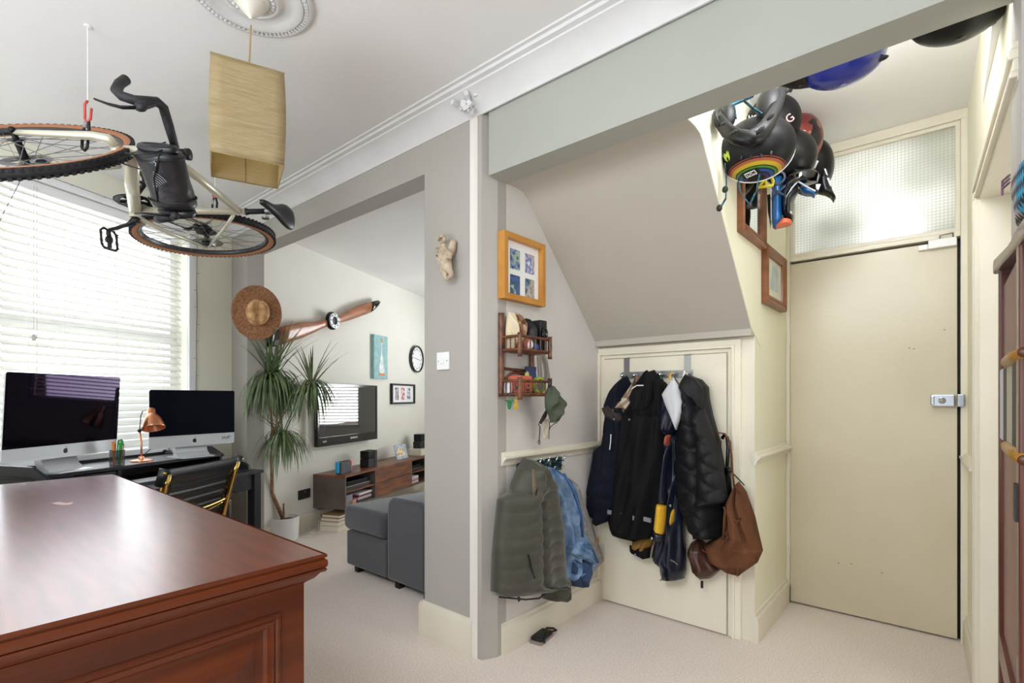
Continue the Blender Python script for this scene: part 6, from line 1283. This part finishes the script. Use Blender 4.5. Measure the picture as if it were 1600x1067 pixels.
b = B(); tube(b, [at(1147, 162, 2.02), at(1150, 185, 2.02)], .010, 6, flat=.3); tube(b, [at(1160, 155, 2.02), at(1175, 168, 2.02), at(1190, 178, 2.02)], .008, 6, flat=.3); tube(b, [at(1140, 166, 2.02), at(1176, 150, 2.02)], .014, 6, flat=.4); obj('strap', b, tealS, t)
# black helmet with pink script behind
t, mt, sh = helm('skate_helmet', 'black helmet with pink lettering half hidden behind the upside-down helmet', at(1207, 193, 2.38), toC+Z*.4, V((1, 0, 0)), .125, .12, .11, mat('satin_black', '#08080a', .45, spec=.25), group='helmets on the hall wall')
tm = basis(at(1229, 190, 2.235), (right+Z*.9).normalized(), (Z-right*.9).normalized(), (right+Z*.9).normalized().cross((Z-right*.9).normalized()))
text('side_lettering', 'OG', .05, tm, mat('pinkish', '#c89a9c', .5), t)
tm = basis(at(1180, 184, 2.2), right, Z, right.cross(Z)); text('front_lettering', 'HOT', .028, tm, 'white', t); tm = basis(at(1178, 191, 2.2), right, Z, right.cross(Z)); text('front_lettering', 'ELEC', .024, tm, 'white', t)
# red tartan-like helmet
redm = cells('red_print', ['#6c2c28', '#8a3c34', '#181214', '#a06054', '#241a1c', '#7c342c'], 26, .3)
t, mt, sh = helm('red_patterned_helmet', 'dark red patterned helmet high on the hall wall beyond the rainbow helmet', at(1243, 222, 2.62), toC+right*.5+Z*.35, V((0, 0, -1)), .125, .14, .12, redm, vents=[(PI/2+.3, .6, .02, .008), (PI/2-.2, .6, .02, .008)])
# black full cut helmet below
t, mt, sh = helm('black_vented_helmet', 'plain round black helmet between the rainbow helmet and the red patterned one', at(1232, 248, 2.42), toC+right*.0+Z*.1, V((0, 0, -1)), .12, .125, .12, gb, vents=[(PI/2+.4, .4, .02, .007), (PI/2-.4, .4, .02, .007)], group='helmets on the hall wall')
t, mt, sh = helm('black_vented_helmet', 'glossy black helmet with white flashes nearest the transom window', at(1268, 262, 2.72), toC+right*.6-Z*.1, V((0, 0, -1))+right*.4, .10, .15, .11, gb, group='helmets on the hall wall')
b = B()
for x, y, w_, h_ in ((1275, 257, .012, .05), (1262, 250, .01, .02), (1248, 283, .018, .014), (1273, 274, .02, .008), (1256, 206, .02, .02), (1247, 198, .02, .012)): cbox(b, at(x, y, 2.50), (w_*.7, .004, h_*.7), M.Rotation(R(25), 3, 'Y'))
obj('white_flash', b, 'white', t)
# full-face helmet, blue and black
t = thing('full_face_helmet', 'blue and black full-face motocross helmet with orange chin tip and pointed peak', 'helmet', at(1240, 310, 2.45))
o0 = at(1240, 310, 2.40); nC = (V((0, 0, 1.2))-o0); nC.z = 0; nC.normalize(); rC = Z.cross(nC).normalized()
if rC.dot(right) < 0: rC = -rC
def ff(pts):
    q = [at(1180+x/8.207, 240+y/8.207, 2.40)-o0 for x, y in pts]; return [(p.dot(rC), p.z) for p in q]
fF = lambda u, v, w: o0+rC*u+Z*v+nC*w
def plate(name, pts, d0, D, m, nz=30, nu=20, **k):
    b = B(); relief(b, ff(pts), fF, d0, D, None, nz, nu, .03, **k); return obj(name, b, m, t, smooth=True)
fox_blue = mat('moto_blue', '#1c5c98', .3, coat=.4); orange = mat('moto_orange', '#d86a48', .4)
plate('blue_chin_plate', [(215, 290), (350, 290), (352, 880), (330, 925), (260, 972), (225, 950), (212, 860)], .04, .05, fox_blue)
b = B(); relief(b, ff([(196, 430), (214, 430), (216, 900), (200, 860)]), fF, .06, .02, None, 16, 8); obj('white_edge', b, 'white', t, smooth=True)
plate('black_shell', [(330, 200), (560, 180), (700, 200), (820, 330), (790, 430), (600, 440), (540, 440), (420, 560), (395, 700), (420, 800), (480, 860), (350, 870), (340, 500)], .0, .10, 'black_gloss', 40, 26)
plate('lower_lining', [(140, 440), (210, 440), (210, 760), (185, 900), (170, 760), (150, 680)], -.03, .05, 'black')
b = B(); tube(b, [fF(*p, .075) for p in ff([(545, 440), (470, 510), (410, 600), (400, 690), (420, 770), (470, 830)])], .004, 6); tube(b, [fF(*p, .075) for p in ff([(545, 440), (620, 500), (700, 560), (760, 600)])], .004, 6); obj('grey_piping', b, mat('pipe_grey', '#a8aab0', .4), t)
plate('eye_port_rim', [(395, 540), (470, 480), (545, 440), (560, 520), (500, 620), (470, 680), (470, 830), (500, 830), (480, 900), (380, 830), (370, 640)], .02, .07, mat('ff_dark', '#1c1c20', .4), 30, 16)
plate('orange_chin_tip', [(345, 865), (480, 905), (465, 950), (340, 920), (270, 970), (275, 930)], .05, .05, orange, 14, 14, taper=.01)
plate('cheek_guard', [(560, 440), (700, 480), (780, 570), (755, 610), (680, 570), (600, 540)], .0, .06, fox_blue, 16, 16)
plate('peak', [(790, 430), (850, 300), (870, 250), (900, 330), (960, 500), (1000, 620), (1020, 660), (990, 710), (940, 640), (860, 590), (800, 575), (780, 500)], .0, .05, gb, 34, 16)
b = B()
for q in ([(865, 320), (885, 320), (915, 410), (890, 400)], [(900, 440), (925, 440), (960, 560), (930, 540)], [(765, 490), (830, 500), (800, 570), (770, 560)]): relief(b, ff(q), fF, .052, .008, None, 8, 6, .002)
obj('peak_slot', b, mat('peak_grey', '#b8bcc4', .4), t)
tm = basis(fF(*ff([(290, 400)])[0], .096), -Z, rC, nC); text('side_lettering', 'FOX', .085, tm, mat('ink_navy', '#0a1a38', .4), t); 
# yellow clip and goggles strap
t = thing('yellow_clip', 'bright yellow plastic clip between the rainbow helmet and blue helmet', 'clip', at(1195, 285, 2.3))
b = B(); tube(b, [at(1184, 293, 2.3), at(1196, 280, 2.3), at(1203, 270, 2.3), at(1208, 284, 2.3), at(1207, 290, 2.3), at(1184, 293, 2.3)], .010, 8, flat=.6); tube(b, [at(1196, 280, 2.3), at(1197, 291, 2.3)], .005, 6); obj('yellow_loop', b, mat('bright_yellow', '#dccc2c', .4), t, smooth=True); b = B(); tube(b, [at(1185, 282, 2.32), at(1192, 276, 2.32)], .014, 8); obj('blue_part', b, mat('cobalt', '#2848a0', .4), t)
# blue helmet and black helmet behind the beam
blu = mat('cobalt_shell', '#1a2a8c', .25, coat=.5)
hcx = at(1318, 98, 1.86)
hcx = onY(1316, 92, 2.02)
t, mt, sh = helm('blue_helmet', 'cobalt blue bicycle helmet with turquoise rim hanging behind the beam', hcx+Z*.0, (V((0, 0, -1))), V((-1, 0, 0)), .095, .125, .085, blu, vents=[(PI/2, .5, .02, .012), (PI*.9, .45, .02, .01), (.5, .45, .02, .01), (-PI/2, .55, .02, .01)])
b = B(); tube(b, [hcx+V((.122*math.cos(a), .092*math.sin(a), .008)) for a in [2*PI*k/32 for k in range(32)]], .010, 8, closed=True, flat=.7); obj('turquoise_rim', b, mat('turq', '#28b4d4', .4), t, smooth=True)
b = B(); relief(b, [(hcx.x-.21, .0), (hcx.x-.19, -.035), (hcx.x-.10, -.06), (hcx.x-.08, 0.0), (hcx.x-.10, .02)], lambda u, v, w: V((u, hcx.y-.02+w, hcx.z+.01+v)), 0, -.08, None, 12, 10, -.08); obj('visor', b, 'black', t, smooth=True)
b = B(); ell(b, hcx+V((.15, 0, .05)), (.022, .018, .02)); obj('strap_dial', b, 'black', t, smooth=True)
hcx = onY(1500, 28, 1.99)
t, mt, sh = helm('black_bicycle_helmet', 'glossy black bicycle helmet hanging behind the beam nearest the right wall', hcx+Z*.035, (V((0, 0, -1))), V((1, 0, 0)), .10, .125, .095, gb, vents=[(PI/2, .6, .022, .008), (0.6, .5, .02, .008)], group='helmets on the hall wall')
b = B(); tube(b, [hcx+V((-.12, -.03, .01)), hcx+V((-.08, -.08, -.04)), hcx+V((0, -.095, -.05))], .003, 6); obj('green_trim', b, mat('greentrim', '#6a9a40', .5), t)
b = B(); cbox(b, hcx+V((-.03, -.085, -.028)), (.05, .004, .006), M.Rotation(R(-15), 3, 'Y')); cbox(b, hcx+V((.07, -.07, -.01)), (.03, .004, .005), M.Rotation(R(-30), 3, 'Y')); obj('white_mark', b, 'white', t)

# ================================================================== RIGHT EDGE : wooden cabinet, woven bag
rc0, rc1 = V((.098, 1.655, 0)), V((.104, 1.33, 0))
dk = mat('dark_walnut', '#5c2a1c', .35, col2='#43190f', nscale=5, ndetail=6, stretch=(1, 1, .3), coat=.3)
mau = mat('mauve_panel', '#8a6a60', .5, col2='#7c5c54', nscale=3, stretch=(2, 2, .4))
t = thing('hall_dresser', 'tall dark walnut cabinet with turned yellow-ringed rods at the right edge', 'cabinet', (.25, 1.4, 0))
X0 = .090
def db(nme, lo, hi, m, **k): return obj(nme, bbox(lo, hi), m, t, **k)
db('rear_post', (X0, 1.625, 0), (X0+.03, 1.66, 1.50), dk, bevel=.004)
db('front_post', (X0-.004, 1.14, 0), (X0+.03, 1.185, 1.455), dk, bevel=.004)
db('side_panel', (X0+.008, 1.185, .05), (X0+.02, 1.625, 1.455), mau)
db('lower_rail', (X0, 1.185, .60), (X0+.012, 1.625, .66), dk)
b = B(); prism(b, [(1.672, 1.492), (1.675, 1.512), (1.66, 1.526), (1.30, 1.478), (1.21, 1.470), (1.18, 1.472), (1.0, 1.455), (1.0, 1.43), (1.20, 1.448), (1.64, 1.495)], lambda u, v, w: V((X0-.008+w, u, v)), 0, .5); obj('sloping_cornice', b, dk, t, bevel=.004)
db('back_panel', (X0+.03, 1.63, 0), (.60, 1.65, 1.455), dk); db('base_board', (X0-.004, 1.14, 0), (.60, 1.66, .08), dk)
db('far_side', (.57, 1.14, .08), (.60, 1.63, 1.455), dk); db('shelf', (X0+.03, 1.15, .80), (.57, 1.63, .82), dk); db('shelf', (X0+.03, 1.15, 1.2), (.57, 1.63, 1.22), dk)
ring = stripes('yellow_rings', ['#b8862c', '#4a2410'], 60, 1, .35)
for z in (1.270, 1.103):
    b = B(); prof = [(.0, 0), (.010, .002), (.014, .012), (.010, .022), (.016, .034), (.011, .046), (.018, .060), (.013, .074), (.019, .090), (.019, .20), (.014, .34)]
    lathe(b, prof, 16, lambda p, z=z: V((X0+.0+p.x*.6, 1.455-p.z, z+p.y*.6))); obj('turned_rod', b, ring, t, smooth=True)
for y0, y1, c_ in ((1.50, 1.585, '#b8b4c0'), (1.42, 1.495, '#18120f'), (1.305, 1.415, '#a49c8c'), (1.235, 1.30, '#140f0d'), (1.19, 1.23, '#988c80')):
    b = B(); box(b, (X0-.001, y0, 1.108), (X0+.008, y1, 1.262)); obj('slat', b, mat('slat_'+c_[1:], c_, .5), t, bevel=.002)
b = B(); box(b, (X0-.008, 1.15, 1.00), (X0-.003, 1.175, 1.06)); obj('hinge', b, 'black', t)
ck2 = bpy.data.materials.new('woven_check'); ck2.use_nodes = True; nt = ck2.node_tree; pb = nt.nodes['Principled BSDF']; pb.inputs['Roughness'].default_value = .8
tc = nt.nodes.new('ShaderNodeTexCoord'); mp = nt.nodes.new('ShaderNodeMapping'); mp.inputs['Rotation'].default_value = (R(35), 0, 0); nt.links.new(tc.outputs['Object'], mp.inputs[0]); cx = nt.nodes.new('ShaderNodeTexChecker'); cx.inputs['Scale'].default_value = 62; nt.links.new(mp.outputs[0], cx.inputs[0])
gr = nt.nodes.new('ShaderNodeSeparateXYZ'); nt.links.new(tc.outputs['Object'], gr.inputs[0]); c2 = nt.nodes.new('ShaderNodeValToRGB'); c2.color_ramp.interpolation = 'CONSTANT'; c2.color_ramp.elements[0].color = lin('#2c9cc8'); c2.color_ramp.elements[1].color = lin('#b0a4a8'); c2.color_ramp.elements[1].position = .5
ma = nt.nodes.new('ShaderNodeMath'); ma.operation = 'MULTIPLY_ADD'; ma.inputs[1].default_value = 6; ma.inputs[2].default_value = 1.3; nt.links.new(gr.outputs[1], ma.inputs[0]); nt.links.new(ma.outputs[0], c2.inputs[0]); nt.links.new(c2.outputs[0], cx.inputs[1]); cx.inputs[2].default_value = lin('#201c22'); nt.links.new(cx.outputs[0], pb.inputs['Base Color'])
b = B()
f_ = lambda u, v, w: V((.085-w, u, v))
relief(b, [(1.38, 1.62), (1.36, 1.638), (1.30, 1.622), (1.21, 1.605), (1.05, 1.565), (.95, 1.555), (.95, 1.474), (1.15, 1.474), (1.23, 1.478), (1.32, 1.50), (1.38, 1.55), (1.392, 1.59)], f_, -.035, .035, None, 40, 30, .03, pw=.3)
t = thing('woven_bag', 'grey black and blue checked woven bag on top of the walnut cabinet', 'bag', (.16, 1.3, 1.48)); obj('bag_body', b, ck2, t, smooth=True)
b = B(); random.seed(9)
for k in range(3): p0 = V((.02+.02*k*.3, 1.585-.008*k, 1.765)); tube(b, [V((.09, 1.36, 1.625-.007*k)), V((.082, 1.39+.002*k, 1.625-.007*k)), V((.082, 1.394, 1.612-.007*k))], .0022, 5)
obj('fringe', b, mat('fringe', '#7a5a6c', .8), t)
